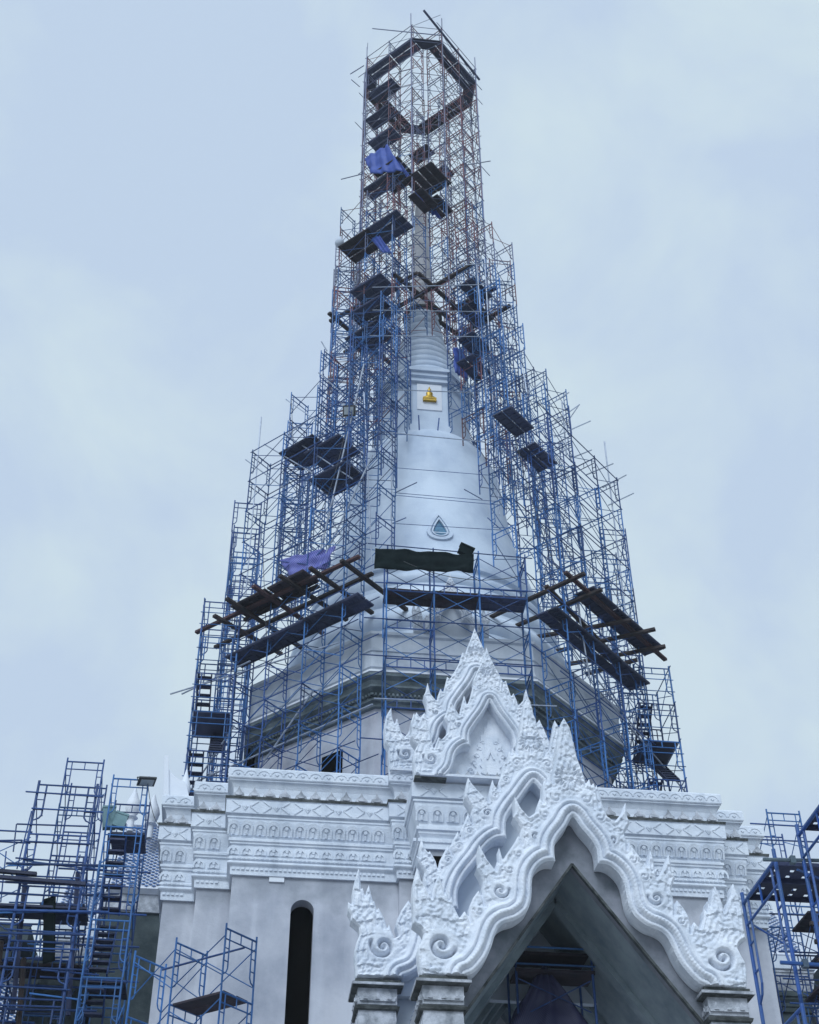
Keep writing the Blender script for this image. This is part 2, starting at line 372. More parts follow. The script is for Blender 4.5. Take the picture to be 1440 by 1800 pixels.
for x0, x1, y in segs:
    hide = (x0 == -PB)
    for x in along(x0, x1, .5, .12):
        if hide and abs(x) < 2.2: continue
        obj('antefix', m_spade, pag, (x+random.uniform(-.015,.015), y+.05, 21.985), rot=(R(-8)+random.uniform(-.03,.03), 0, random.uniform(-.05,.05)), scale=(random.uniform(.9,1.04),1,random.uniform(.88,1.04)))
    for x in along(x0, x1, .40, .08):
        if hide and abs(x) < 2.2: continue
        obj('wave_relief', m_wave, pag, (x, y-.02, 22.68))
        obj('arch_relief', m_arch, pag, (x, y+.205, 20.80), rot=(tilt, 0, 0))
        obj('scroll_relief', m_arch2, pag, (x+.05, y+.25, 20.17))
    for x in along(x0, x1, 1.05, .1):
        if hide and abs(x) < 2.2: continue
        obj('diamond_relief', m_chev, pag, (x, y, 21.48), scale=(.96 if x1-x0 > 2 else .9, 1, 1))
    for x in along(x0+(.25 if x0 < 0 else 0), x1-(.25 if x1 > 0 else 0), .14, .05):
        dent.box(x-.045, x+.045, y+.165, y+.22, 20.02, 20.075)
        dent.box(x-.045, x+.045, y+.235, y+.29, 19.70, 19.775)
do = dent.build('dentil_row', 'cornice_white', pag); do['kind'] = 'stuff'

# drum ------------------------------------------------------------------
def octo(r): # r = apothem
    R_ = r/math.cos(math.pi/8); return [(R_*math.cos(math.pi/8+math.pi/4*k), R_*math.sin(math.pi/8+math.pi/4*k)) for k in range(8)]
O = octo(7.62)
sweep('drum_wall', O, [(0.60, 22.5), (0.60, 28.55)], 'drum_cement', pag)
sweep('drum_cornice', O, [(0.60, 28.55), (0.45, 28.56), (0.42, 28.72), (0.30, 28.74), (0.30, 28.86), (0.36, 28.88), (0.33, 29.02), (0.10, 29.22), (0.10, 29.30), (0.16, 29.32), (0.10, 29.50), (-0.06, 29.62), (-0.06, 29.74), (0.0, 29.76)], 'mouldy', pag)
sweep('drum_cornice_edge', O, [(0.0, 29.76), (-0.08, 29.77), (-0.08, 29.85), (0.1, 29.88)], 'white_paint', pag)
sweep('drum_parapet', O, [(0.1, 29.88), (0.08, 30.02), (0.02, 30.04), (0.02, 30.14), (0.08, 30.16), (0.08, 30.75), (0.03, 30.77), (0.03, 30.86), (0.08, 30.88), (0.08, 31.45), (-0.02, 31.5), (-0.02, 31.62), (0.4, 31.64), (1.6, 31.66)], 'grey_band', pag)
b = MB()
for k in range(8):
    p = np.array(O[k]); q = np.array(O[(k+1) % 8]); n_ = int(np.linalg.norm(q-p)/.16); mid = (p+q)/2; nn = mid/np.linalg.norm(mid)
    for i in range(n_):
        c = p+(q-p)*(i+.5)/n_ - nn*.25
        b.beam((c[0], c[1], 28.90), (c[0], c[1], 29.0), .08, .14)
db = b.build('drum_dentils', 'mouldy', pag); db['kind'] = 'stuff'
# lower opening in the drum's front-left face, and one doorway at the left
nFL = np.array([-1, -1])/math.sqrt(2)
def facet_box(name, px0, px1, n_, k, m, depth=.08):
    a = onP(*px0, n_, k); c = onP(*px1, n_, k); tau = np.array([-n_[1], n_[0]])
    b_ = MB(); ta, tc_ = a[:2]@tau, c[:2]@tau
    q = []
    for dd in (0.0, -depth):
        for t_, z in ((ta, a[2]), (tc_, a[2]), (tc_, c[2]), (ta, c[2])):
            p = n_*(k+dd)+tau*t_; q.append((p[0], p[1], z))
    b_.add(q, [(0,1,2,3),(7,6,5,4),(0,4,5,1),(1,5,6,2),(2,6,7,3),(3,7,4,0)])
    return b_.build(name, m, pag)
facet_box('drum_opening', (566, 1332), (601, 1362), nFL, 7.04, 'hole_dark')
facet_box('drum_doorway', (433, 1318), (444, 1352), nFL, 7.04, 'hole_dark')

# tiers, bell, harmika, rings, spire ---------------------------------------------
tiers = [(6.9, 31.62)] + bulge(6.45, 31.64, 6.35, 32.75, .34) + [(6.3, 32.8), (6.3, 32.95)] + bulge(6.18, 32.97, 6.02, 34.1, .34) + \
        [(5.98, 34.15), (5.98, 34.3)] + bulge(5.85, 34.32, 5.72, 35.35, .30) + [(5.6, 35.4), (5.6, 35.65)] + bulge(5.42, 35.68, 5.32, 36.5, .26) + \
        [(5.25, 36.55), (5.25, 36.75), (5.4, 36.8), (5.4, 36.95), (5.25, 37.0)]
lathe('ring_tiers', tiers, 'bell_white', pag)
bell = [(5.25, 37.0), (5.30, 37.35), (5.20, 37.6), (5.0, 38.2), (4.78, 39.0), (4.52, 40.0), (4.28, 41.0), (4.08, 42.0), (3.94, 43.0), (3.83, 44.0), (3.70, 45.0), (3.52, 45.75), (3.25, 46.35), (2.92, 46.8), (2.5, 47.15), (2.0, 47.35)]
lathe('bell', bell, 'bell_white', pag)
H = octo(2.32)
sweep('harmika', H, [(-0.10, 46.75), (-0.10, 47.55), (0.0, 47.6), (0.0, 47.9), (0.12, 47.95), (0.12, 51.0), (0.0, 51.05), (0.0, 51.25), (-0.12, 51.3), (-0.12, 51.5), (0.2, 51.55), (0.6, 51.6)], 'bell_white', pag)
sweep('harmika_edge', octo(2.36), [(0.16, 50.55), (0.0, 50.6), (0.0, 50.72), (0.16, 50.78)], 'bell_white', pag)
rings = [(2.3, 51.55)]
z_ = 51.6; nr = 11; hz = (57.7-51.6)/nr
rr_at = lambda z: .9+1.38*max(0, (57.7-z)/6.1)**1.6
for i in range(nr):
    rings += bulge(rr_at(z_)-.10, z_, rr_at(z_+hz)-.06, z_+hz*.94, .13) + [(rr_at(z_+hz)-.12, z_+hz*.97)]; z_ += hz
lathe('spire_rings', rings, 'bell_white', pag, n=72)
zc = z_
cone = [(.80, zc), (.98, zc+.03), (.98, zc+.10), (.72, zc+.14)]
zz, rr = zc+.14, .70
for i in range(6): cone += bulge(rr-.05, zz, rr-.08, zz+.5, .07, 5); zz += .5; rr -= .025
cone += bulge(rr-.06, zz, .40, zz+1.6, .16, 8); zz += 1.6
cone += [(.46, zz), (.48, zz+.15), (.44, zz+.2), (.40, zz+2.6), (.36, zz+4.6), (.28, zz+6.2), (.10, zz+7.6), (0.02, zz+7.7)]
lathe('spire', cone, 'spire_render', pag, n=48)
b = MB()
for i in range(40):
    t0, t1 = 2*math.pi*i/40, 2*math.pi*(i+1)/40; b.beam((1.02*math.cos(t0),1.02*math.sin(t0),zc+.02),(1.02*math.cos(t1),1.02*math.sin(t1),zc+.02),.12,.14)
b.build('dark_collar', 'dark_ledge', pag)
# golden seated figure in the front niche of the harmika
bz, by = 49.35, -2.25
b = MB(); b.box(-.62, .62, by+.0, by+.12, 48.75, 50.5); b.build('niche_back', 'white_paint', pag)
st = obj('seated_figure', None, pag, (0, by-.02, bz-.06), scale=(.84, .9, .9))
b = MB(); b.box(-.40,.40,-.14,.06,-.02,.06); b.box(-.35,.35,-.12,.06,.06,.13); b.box(-.40,.40,-.14,.06,.13,.22); b.build('base', 'gold', st)
body = [(.36,.22),(.37,.30),(.28,.36),(.19,.42),(.19,.55),(.20,.66),(.10,.71),(.07,.74),(.11,.80),(.12,.88),(.09,.95),(.05,1.0),(.03,1.1),(.0,1.16)]
bo = lathe('figure', body, 'gold', st, n=20); bo.scale = (1, .45, 1)
# drop-shaped window on the bell, with carved surround (follows the bell's slope)
wz0, wz1 = 37.95, 39.35
def drop(sx, h, n=28):
    res = []
    for i in range(n):
        t = 2*math.pi*i/n; x = math.sin(t)*(.5+.5*(-math.cos(t)))**.55*1.15; z = .42+.58*math.cos(t)*(1.35 if math.cos(t) > 0 else .8)
        res.append((x*sx, z*h))
    return res
def ring_rel(name, o, i_, d0, d1, m, par):
    n = len(o); b_ = MB()
    vs_ = [(x,-d1,z) for x,z in o]+[(x,-d1,z) for x,z in i_]+[(x,d0,z) for x,z in o]+[(x,d0,z) for x,z in i_]; fs = []
    for k in range(n):
        j = (k+1) % n; fs += [(k,j,n+j,n+k),(k,2*n+k,2*n+j,j),(n+k,n+j,3*n+j,3*n+k)]
    b_.add(vs_, fs); return b_.build(name, m, par)
wo = obj('drop_window', None, pag, (0, -4.90, 38.62), rot=(R(-15), 0, 0), scale=(.86, 1, .86))
d1 = [(x*.62, z*1.1) for x, z in drop(1, 1)]
o1 = [(x*1.0*(1+.05*(i % 2)), z*1.45-.08) for i, (x, z) in enumerate(drop(1, 1, 56))]; i1 = [(x*.72, z*1.15) for x, z in drop(1, 1, 56)]
ring_rel('carved_surround', [(x*.74, z*1.35-.05) for x, z in o1], [(x*.78, z*1.30+.02) for x, z in i1], .25, .07, 'bell_white', wo)
ring_rel('inner_rim', [(x*.66, z*1.12+.07) for x, z in i1], [(x*.55, z*.95+.12) for x, z in i1], .25, .09, 'bell_white', wo)
b = MB(); b.extrude([(x*.55, z*.95+.12) for x, z in i1], -.0, .2); b.build('glass_pane', 'window_glass', wo)
b = MB(); b.box(-.38, .38, -.02, .0, .36, .42); b.build('glazing_bar', 'bell_white', wo)

# ================================================================== GABLES (carved frames traced in their own planes)
def tr(pts, Y, s=1):                       # photo points -> (|x|, z) in plane y=Y
    return [(s*onY(x, y, Y)[0], onY(x, y, Y)[2]) for x, y in pts]
def seg_dist(P_, path):
    best = np.full(len(P_), 1e9)
    for a, c in zip(path[:-1], path[1:]):
        a = np.array(a); c = np.array(c); d = c-a; l2 = d@d
        if l2 < 1e-12: continue
        t = np.clip(((P_-a)@d)/l2, 0, 1); q = P_-(a+t[:, None]*d)
        np.minimum(best, np.einsum('ij,ij->i', q, q), out=best)
    return np.sqrt(best)
def inside(P_, poly):
    x, z = P_[:, 0], P_[:, 1]; r = np.zeros(len(P_), bool); n = len(poly)
    for i in range(n):
        x1, z1 = poly[i]; x2, z2 = poly[(i+1) % n]
        if z1 == z2: continue
        c = ((z1 > z) != (z2 > z)) & (x < (x2-x1)*(z-z1)/(z2-z1)+x1); r ^= c
    return r
def smooth_path(pts, k=4):                 # Catmull-Rom
    p = [np.array(q, float) for q in pts]; p = [2*p[0]-p[1]] + p + [2*p[-1]-p[-2]]; res = []
    for i in range(1, len(p)-2):
        for j in range(k):
            t = j/k; a, b_, c, d = p[i-1], p[i], p[i+1], p[i+2]
            res.append(.5*((2*b_)+(-a+c)*t+(2*a-5*b_+4*c-d)*t*t+(-a+3*b_-3*c+d)*t**3))
    res.append(p[-2]); return [tuple(q) for q in res]
def sm(x, a, c): t = np.clip((x-a)/(c-a), 0, 1); return t*t*(3-2*t)

def gable(prefix, outer, inner, Y, T, scrolls, xf, zcrown, parent, MW=0.42, step=0.0185, mirror=True, hearts=()):
    """outer: (x,z) from base corner up to the tip (x=0); inner: from the apex (x=0) down to the base end"""
    outer = list(outer); inner = list(inner)
    outer[-1] = (0.0, outer[-1][1]); inner[0] = (0.0, inner[0][1])
    base = [inner[-1], outer[0]]
    poly = outer + inner
    xs = np.arange(0, max(p[0] for p in poly)+2*step, step)
    zs = np.arange(min(p[1] for p in poly)-2*step, max(p[1] for p in poly)+2*step, step)
    X, Z = np.meshgrid(xs, zs, indexing='ij'); P_ = np.stack([X.ravel(), Z.ravel()], 1)
    poly2 = [(-.0001 if p[0] == 0 else p[0], p[1]) for p in poly]
    din = seg_dist(P_, inner); dout = seg_dist(P_, outer); db_ = seg_dist(P_, base)
    ins = inside(P_, poly2)
    sd_ = np.minimum(np.minimum(din, dout), db_)*np.where(ins, 1, -1)
    S = sd_.reshape(X.shape); gx, gz = np.gradient(S, step)
    gl = np.hypot(gx, gz)+1e-6; gx, gz = gx/gl, gz/gl
    outm = (S < 0)
    Xs = np.where(outm, X-gx*S, X); Zs = np.where(outm, Z-gz*S, Z); Xs = np.where(X == 0, 0, np.maximum(Xs, 0))
    near = (S < 0.3*step) & (S >= 0)
    # ---- height field
    de = np.minimum(dout, db_)
    h = 0.07*sm(de, 0, .045)
    k_ = MW/.42
    x, z = P_[:, 0], P_[:, 1]
    warp = .5*np.sin(3.1*x+1.3*z)+.5*np.sin(2.7*z-2.2*x+1)
    orn = sm(din, MW+.03, MW+.12)
    def tongues(u, v, w1, h1):
        row = np.floor(v/h1); uu = (u/w1+.5*(row % 2)) % 1-.5; vv = (v/h1) % 1
        lim = .5*np.clip(1-vv**1.7, .02, 1); t = np.clip(1-np.abs(uu)/lim, 0, 1)
        return np.sqrt(t)*(.55+.45*(1-vv)) - .25*np.exp(-(uu/.05)**2)*(t > 0)
    wx = x+.05*np.sin(5.3*z+2*x)+.03*np.sin(11*z-3*x); wz = z+.05*np.sin(6.1*x+1.7*z)
    fin = sm(x, xf-.15, xf+.1)
    a1 = tongues(wx+.30*(wz-z.min()), wz, .20, .37); a2 = tongues(wx*.8-.5*wz, wz*.85+.5*x, .15, .23)
    h += orn*sm(de, .02, .06)*(fin*.050*(a1-.35) + (1-fin)*.040*(a2-.35) + .014*np.sin(2*math.pi*(de+.03*warp)/.12))
    h += orn*sm(de, .02, .06)*.010*np.sin(31*x+4*np.sin(13*z))*np.sin(29*z+3.4*np.sin(15*x))
    # dots
    cell = .27; ux = (x/cell+.37*np.floor(z/cell)) % 1-.5; uz = (z/cell) % 1-.5; rd = np.hypot(ux, uz)*cell
    h += orn*sm(de, .06, .12)*(-.035*np.exp(-(rd/.028)**2))
    for (cx, cz, r, dr, th0, deep) in scrolls:
        rho = np.hypot(x-cx, z-cz); k = np.nonzero(rho < r*1.6)[0]
        if len(k) == 0: continue
        tt = np.linspace(0, 1, 46); turns = 1.35 if r > .16 else 1.15
        rad = r*(1-.90*tt**.8); ang = th0+dr*tt*turns*2*math.pi
        sp_ = [(cx+rad[i]*math.cos(ang[i]), cz+rad[i]*math.sin(ang[i])) for i in range(len(tt))]
        ds = seg_dist(P_[k], sp_)
        calm = sm(rho[k], r*1.5, r*1.0)
        h[k] = h[k]*(1-calm*.75)+calm*.75*(.09+.05*(1-rho[k]/r/1.6))
        wd = max(.016, r*.13)
        h[k] -= deep*np.exp(-(ds/wd)**2)
    for (cx, cz, r) in hearts:
        tt = np.linspace(0, 2*math.pi, 40); hp = [(cx+r*.062*16*math.sin(t)**3, cz+r*.062*(13*math.cos(t)-5*math.cos(2*t)-2*math.cos(3*t)-math.cos(4*t))) for t in tt]
        dh = seg_dist(P_, hp); h -= .05*np.exp(-(dh/.025)**2)
        rho = np.hypot(x-cx, z-cz-r*.2); k = rho < r*3
        h[k] += (.03*np.sin(np.arctan2(z[k]-cz, x[k]-cx)*18)*sm(rho[k], r*1.2, r*1.6)*sm(rho[k], r*3, r*2.2))
    # mouldings along the arch
    u = din/k_
    mh = np.where(u < .05, .10+.06*sm(u, 0, .05), np.where(u < .10, .16, np.where(u < .13, .12, np.where(u < .29, .13+.11*np.sin(math.pi*np.clip((u-.13)/.16, 0, 1))**.7,
         np.where(u < .32, .12, np.where(u < .40, .15+.03*np.sin(math.pi*np.clip((u-.32)/.08, 0, 1)), .10))))))
    mh = mh+.006*np.sin(din*0)+np.where((u > .13) & (u < .29), .006*np.sin(60*(x-z)), 0)
    wgt = sm(din, MW+.03, MW-.01)
    h = h*(1-wgt)+mh*wgt
    h = np.where(sd_ < 0, np.where(din < np.minimum(dout, db_), .10, .0), h)
    Hh = h.reshape(X.shape)
    # ---- faces
    inn = (S > 0)
    c = inn[:-1, :-1] | inn[1:, :-1] | inn[1:, 1:] | inn[:-1, 1:]
    far = np.minimum.reduce([S[:-1, :-1], S[1:, :-1], S[1:, 1:], S[:-1, 1:]]) < -1.5*step
    c &= ~far
    I, J = np.nonzero(c); nz_ = X.shape[1]
    ids = lambda i, j: i*nz_+j
    quads = np.stack([ids(I, J), ids(I+1, J), ids(I+1, J+1), ids(I, J+1)], 1)
    ccx = X[I, J]; ccz = Z[I, J]; cdin = din.reshape(X.shape)[I, J]
    region = np.where(cdin < MW+.02, 0, np.where(ccx > xf, 3, np.where((ccz > zcrown) & (ccx < .75*k_+.1), 1, 2)))
    V3 = np.stack([Xs.ravel(), Y-Hh.ravel(), Zs.ravel()], 1)
    def make(name, qs, par, both, neg=False, m='white_ornament'):
        used, inv = np.unique(qs.ravel(), return_inverse=True); q = inv.reshape(-1, 4); V = V3[used]
        n = len(V)
        # boundary rim
        e = np.concatenate([q[:, [0, 1]], q[:, [1, 2]], q[:, [2, 3]], q[:, [3, 0]]]); key = np.sort(e, 1)
        kk = key[:, 0].astype(np.int64)*n+key[:, 1]; _, idx, cnt = np.unique(kk, return_index=True, return_counts=True)
        be = e[idx[cnt == 1]]; be = be[~((V[be[:, 0], 0] < 1e-6) & (V[be[:, 1], 0] < 1e-6))]
        bv, binv = np.unique(be.ravel(), return_inverse=True); B = V[bv].copy(); B[:, 1] = Y+T
        be2 = binv.reshape(-1, 2)+n
        F = np.concatenate([q[:, ::1], np.stack([be[:, 1], be[:, 0], be2[:, 0], be2[:, 1]], 1)])
        VV = np.concatenate([V, B])
        if neg: VV = VV*np.array([-1, 1, 1]); F = F[:, ::-1]
        if both:
            VV2 = VV*np.array([-1, 1, 1]); F = np.concatenate([F, F[:, ::-1]+len(VV)]); VV = np.concatenate([VV, VV2])
        me_ = bpy.data.meshes.new(name); me_.vertices.add(len(VV)); me_.vertices.foreach_set('co', VV.astype(np.float32).ravel())
        me_.loops.add(len(F)*4); me_.loops.foreach_set('vertex_index', F.astype(np.int32).ravel())
        me_.polygons.add(len(F)); me_.polygons.foreach_set('loop_start', np.arange(0, len(F)*4, 4, dtype=np.int32))
        me_.polygons.foreach_set('use_smooth', np.ones(len(F), bool))
        me_.update(calc_edges=True); me_.validate(); me_.materials.append(MATS[m]); me_.set_sharp_from_angle(angle=R(50))
        return obj(name, me_, par)
    root = make(prefix, quads[region == 0], parent, True)
    if (region == 1).any(): make('crown_finial', quads[region == 1], root, True)
    for ng in (False, True):
        if (region == 2).any(): make('flame_border', quads[region == 2], root, False, ng)
        if (region == 3).any(): make('corner_finial', quads[region == 3], root, False, ng)
    return root

YF, YM, YT, YR = -23.75, -20.0, -14.5, -12.45
front_in_px = [(1007.5,1439),(1019.7,1458),(1037.8,1479),(1046,1493),(1048.9,1506.7),(1049.6,1521)]
front_in_px2 = [(1049.6,1521),(1065.5,1523),(1079,1531.7),(1090.5,1545.5),(1096.8,1562),(1100.3,1580),(1104.4,1595.5),(1112,1611),(1122,1621),(1136.7,1631),(1156,1638.5),(1168.6,1648),(1178,1664),(1186.7,1683),(1197.8,1701.4),(1211.7,1718),(1225.6,1730.6),(1238,1736.5)]
front_out_px = [(1312.4,1739),(1313,1727.8),(1312.4,1705.6),(1310,1691.7),(1302,1679),(1296.5,1667),(1299,1659.7),(1311.7,1650),(1309,1640),(1306.8,1625),(1304.7,1602.8),(1299,1577.8),(1288.8,1553),(1286,1560),(1286,1574),(1281,1583),(1272.8,1606),(1268.6,1589),(1260,1572),(1253.3,1561),(1251,1577.8),(1249,1596),(1245,1587),(1243.5,1606),(1238,1597.5),(1237,1615),(1231,1634),(1226,1628),(1220,1620.5),(1215.8,1630.6),(1213,1642),(1214,1629),(1210,1611),(1202,1597),(1190,1582.5),(1186,1594),(1184.6,1610),(1185,1594.4),(1183,1579),(1179.7,1566.7),(1182,1555),(1187,1544),(1181,1536),(1179,1518),(1175.6,1502),(1165.8,1527.8),(1154,1546),(1149.9,1528.5),(1146,1534),(1142,1502),(1139,1526),(1134,1518),(1125,1506.7),(1114,1492.8),(1105,1479.5),(1101.7,1496),(1101.7,1479),(1097.5,1466.7),(1101,1458),(1108,1447),(1103,1437.5),(1099.6,1410.5),(1092,1430.6),(1080.8,1445),(1074,1440),(1067,1434.7),(1060,1418),(1055.8,1409),(1052,1420),(1050,1401),(1046,1383),(1043,1375.5),(1040,1384),(1035.7,1369),(1028,1383)]
crown_px = [(1029,1377),(1028,1370.8),(1022.5,1352.8),(1014,1332),(1008.6,1305.6),(1004,1297),(1001.7,1284.7),(996,1271),(990.5,1264)]
def ring_s(px, Y, s=1):
    return [(s*onY(x, y, Y)[0], onY(x, y, Y)[2], r, dr*s if False else dr, th, dp) for x, y, r, dr, th, dp in px]
f_in = smooth_path(tr(front_in_px, YF))+smooth_path(tr(front_in_px2, YF))[1:]
f_out = tr(front_out_px, YF); crown = tr(crown_px, YF); f_out_full = f_out+crown
za_f = f_in[0][1]
crown_rel = [(x, z-za_f) for x, z in tr([(1050,1401),(1046,1383),(1043,1375.5),(1040,1384),(1035.7,1369),(1028,1383)], YF)+crown]

porch = thing('entrance_porch', 'white carved porch with three tiers of pointed flame-edged gables in front of the pagoda', 'porch')
sF = ring_s([(1270,1685,.30,1,R(200),.20),(1153,1581,.19,1,R(170),.11),(1076,1478,.12,1,R(170),.11),(1195.7,1621,.10,-1,R(20),.05),(1131,1543,.11,-1,R(20),.05),(1111,1513.6,.10,-1,R(20),.05),(1053,1439,.11,-1,R(20),.05),(1028,1406,.14,-1,R(20),.05)], YF)
front = gable('front_gable_arch', f_out_full, f_in, YF, .32, sF, 2.42, za_f+.55, porch, hearts=[(0.0, onX(1001.7,1364,0)[2], .13)])
# middle gable, traced on its left half
mid_in_a = [(935.6,1378),(924,1393.5),(913,1409),(903,1421),(895,1433),(889.4,1444.4),(888.0,1459),(889.2,1477)]
mid_in_b = [(889.2,1477),(873,1478),(860,1486),(849,1498),(836.7,1516),(822.8,1533),(811.7,1549.7),(804.7,1567.8),(803,1583),(804.7,1600)]
mid_in_c = [(804.7,1600),(795,1601),(782,1604.5),(769,1616),(760,1637),(754,1662),(747,1685),(738.9,1700.8),(725,1713),(708,1719.6)]
m_in = smooth_path(tr(mid_in_a, YM, -1))+smooth_path(tr(mid_in_b, YM, -1))[1:]+smooth_path(tr(mid_in_c, YM, -1))[1:]
mid_out_px = [(625.7,1719),(623.6,1688),(623,1671.7),(626.4,1657.8),(632.5,1643),(631,1630),(616.7,1617.5),(617,1610),(611.8,1598),(612,1585.5),(619,1592),(620,1563),(625,1542.5),(631,1525),(633.3,1542.5),(634.5,1565),(637.5,1561),(641.7,1577),(644.4,1566),(648.6,1555.5),(652.8,1574.4),(656,1586),(658,1584),(662.5,1603),(665.3,1596),(676,1616),(680.6,1634),(684,1624.5),(688.9,1638.3),(693,1652),(701.4,1645),(695.8,1627),(697,1619),(705.6,1600.8),(718,1582.8),(723,1592),(730,1575),(738,1588),(746,1572),(744,1548),(746.4,1534.4),(735,1516),(732,1503.5),(737.5,1509),(737.4,1490),(740.8,1473.5),(746.4,1490),(753,1500),(755.5,1496),(765.8,1513.6),(770.7,1532.5),(772.8,1513.6),(781,1498),(786.7,1486.5),(789.4,1494),(795,1506),(790,1491),(795.7,1479),(804.7,1461.5),(809,1472),(813,1480),(809,1464),(811,1456.7),(822.8,1431),(827,1443),(833,1454),(828,1434),(829.7,1423),(817,1401),(818,1390),(822.8,1367),(829,1377),(840,1390),(850.5,1401),(859,1412.5),(860,1394),(865.8,1370),(869,1380),(877,1391.5),(876,1376),(882,1360),(886,1340)]
za_m = m_in[0][1]
kf = 1.0
m_out = tr(mid_out_px, YM, -1)+[(x, z+za_m) for x, z in crown_rel]
sM = [(a, b_, r, -d, math.pi-t, dp) for a, b_, r, d, t, dp in ring_s([(673.6,1664.7,.31,1,R(160),.20),(772.8,1553,.12,1,R(160),.11),(786.7,1513.6,.1,1,R(20),.05),(806,1490,.1,1,R(20),.05),(825.6,1463.6,.1,1,R(20),.05),(856,1431.7,.12,1,R(20),.10),(870,1399.7,.1,1,R(20),.05),(888.8,1373,.1,1,R(20),.05),(907.5,1343,.14,1,R(20),.05)], YM, -1)]
midg = gable('middle_gable_arch', m_out, m_in, YM, .35, sM, 3.42, za_m+.55, porch, hearts=[(0.0, onX(931,1307,0)[2], .13)])
# upper gable (front frame)
ta_ = [(860.7,1236),(848.9,1257),(840,1269),(832,1280.6),(826.7,1289),(824.6,1300),(826,1315)]
tb_ = [(826,1315),(815.5,1314.6),(805.8,1320.8),(799.6,1330.6),(796.8,1344),(793,1354),(787.8,1361.5),(783,1366)]
t_in = smooth_path(tr(ta_, YT, -1))+smooth_path(tr(tb_, YT, -1))[1:]
t_out = tr([(729,1364),(726.7,1337),(728,1322),(733,1312),(728,1306),(722,1296),(724,1285),(722,1270),(728,1253),(731,1264),(735,1277),(739,1265),(746,1252.5),(751,1272),(757,1292),(763,1318),(766,1308),(771,1296),(777,1300),(786,1290),(787,1275),(780,1263),(784,1254),(792,1231),(799,1245),(808,1257),(811,1240),(816,1222),(821,1240),(826,1228),(832,1204),(836,1213)], YT, -1)
t_out += tr([(885,1200),(875,1180.6),(868,1168),(861,1154),(856,1138)], YT)
za_t = t_in[0][1]
sT = [(a, b_, r, -d, math.pi-t, dp) for a, b_, r, d, t, dp in ring_s([(757,1335,.24,1,R(160),.15),(805.8,1276,.11,1,R(160),.10),(833,1246,.10,1,R(20),.05),(843,1212,.11,1,R(20),.05)], YT, -1)]
topg = gable('upper_gable_arch', t_out, t_in, YT, .35, sT, 1.42, za_t+.42, porch, MW=.36, hearts=[(0.0, onX(856,1185,0)[2], .1)])
# rear frame
dz_r, kx = 26.75, 1.0
r_in = [(x*1.12, dz_r+(z-za_t)*1.12) for x, z in t_in]
r_in[-1] = (r_in[-1][0], 23.06); r_in.append((r_in[-1][0]+.05, 23.05))
r_out = tr([(686,1360),(683,1333),(683.6,1314.7),(676.7,1305),(675,1277),(678.8,1259),(687.8,1244),(690,1263),(694,1274),(698,1262),(705,1287),(711,1296),(717,1290),(725,1268),(732,1252),(739,1262),(746,1253),(752,1262),(750,1238),(744.7,1223),(748,1217),(751.7,1200),(757,1220),(768,1233),(769.7,1223),(774.6,1210.5),(779,1218),(782,1206),(786,1190),(791,1194),(805.8,1169),(812.8,1147),(817.6,1150),(821,1139),(828,1122),(833.5,1104)], YR, -1)
sR = [(a, b_, r, -d, math.pi-t, dp) for a, b_, r, d, t, dp in ring_s([(712.8,1327,.24,1,R(160),.16),(766,1254,.10,1,R(160),.12),(790,1212,.1,1,R(20),.05),(805,1190,.1,1,R(20),.05),(815,1170,.1,1,R(20),.05)], YR, -1)]
rearg = gable('rear_gable_arch', r_out, r_in, YR, .35, sR, 1.75, 27.4, porch, MW=.40, hearts=[(0.0, onX(836,1148,0)[2], .1)])
UPPER = [topg, rearg]

# ================================================================== PORCH BODY
def strip_mesh(name, pts2, y0, y1, m, parent):     # polygon in x,z extruded along y
    b_ = MB(); b_.extrude(pts2, y0, y1); return b_.build(name, m, parent)
# --- concrete infill behind the front gable with the tent-shaped opening
yI = YF+.34
apx = onY(1001.4, 1519, yI); lfx = onY(960, 1578, yI); rgx = onY(1145, 1690, yI)
za = apx[2]; sl = (abs((lfx[2]-za)/(lfx[0]-apx[0]))+abs((rgx[2]-za)/(rgx[0]-apx[0])))/2
def xat(z): return (za-z)/sl
ZL = za-2.78*sl
outl = [(0, 16.35), (.75, 15.2), (1.4, 14.6), (2.0, 13.4), (2.8, 12.2), (2.8, ZL-.02)]
for s in (-1, 1):
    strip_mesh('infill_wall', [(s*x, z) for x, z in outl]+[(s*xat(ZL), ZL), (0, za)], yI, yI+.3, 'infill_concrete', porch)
b = MB()                                            # dark drip edge along the opening
for s in (-1, 1): b.beam((0, yI+.02, za), (s*xat(ZL), yI+.02, ZL), .10, .05)
b.build('opening_edge', 'dark_ledge', porch)
# --- inner tent vault
yB = -13.2
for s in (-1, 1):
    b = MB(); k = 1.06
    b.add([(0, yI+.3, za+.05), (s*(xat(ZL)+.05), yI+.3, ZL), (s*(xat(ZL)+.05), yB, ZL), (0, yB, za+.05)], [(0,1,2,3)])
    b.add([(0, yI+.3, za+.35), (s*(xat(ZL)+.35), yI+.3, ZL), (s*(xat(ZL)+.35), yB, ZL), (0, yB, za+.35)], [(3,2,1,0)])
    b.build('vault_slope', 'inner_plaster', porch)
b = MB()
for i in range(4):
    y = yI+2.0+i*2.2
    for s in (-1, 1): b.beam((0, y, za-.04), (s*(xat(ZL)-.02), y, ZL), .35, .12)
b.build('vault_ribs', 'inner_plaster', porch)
strip_mesh('back_wall', [(0, za+.3), (-xat(ZL)-.3, ZL), (xat(ZL)+.3, ZL)], yB, yB+.2, 'inner_plaster', porch)
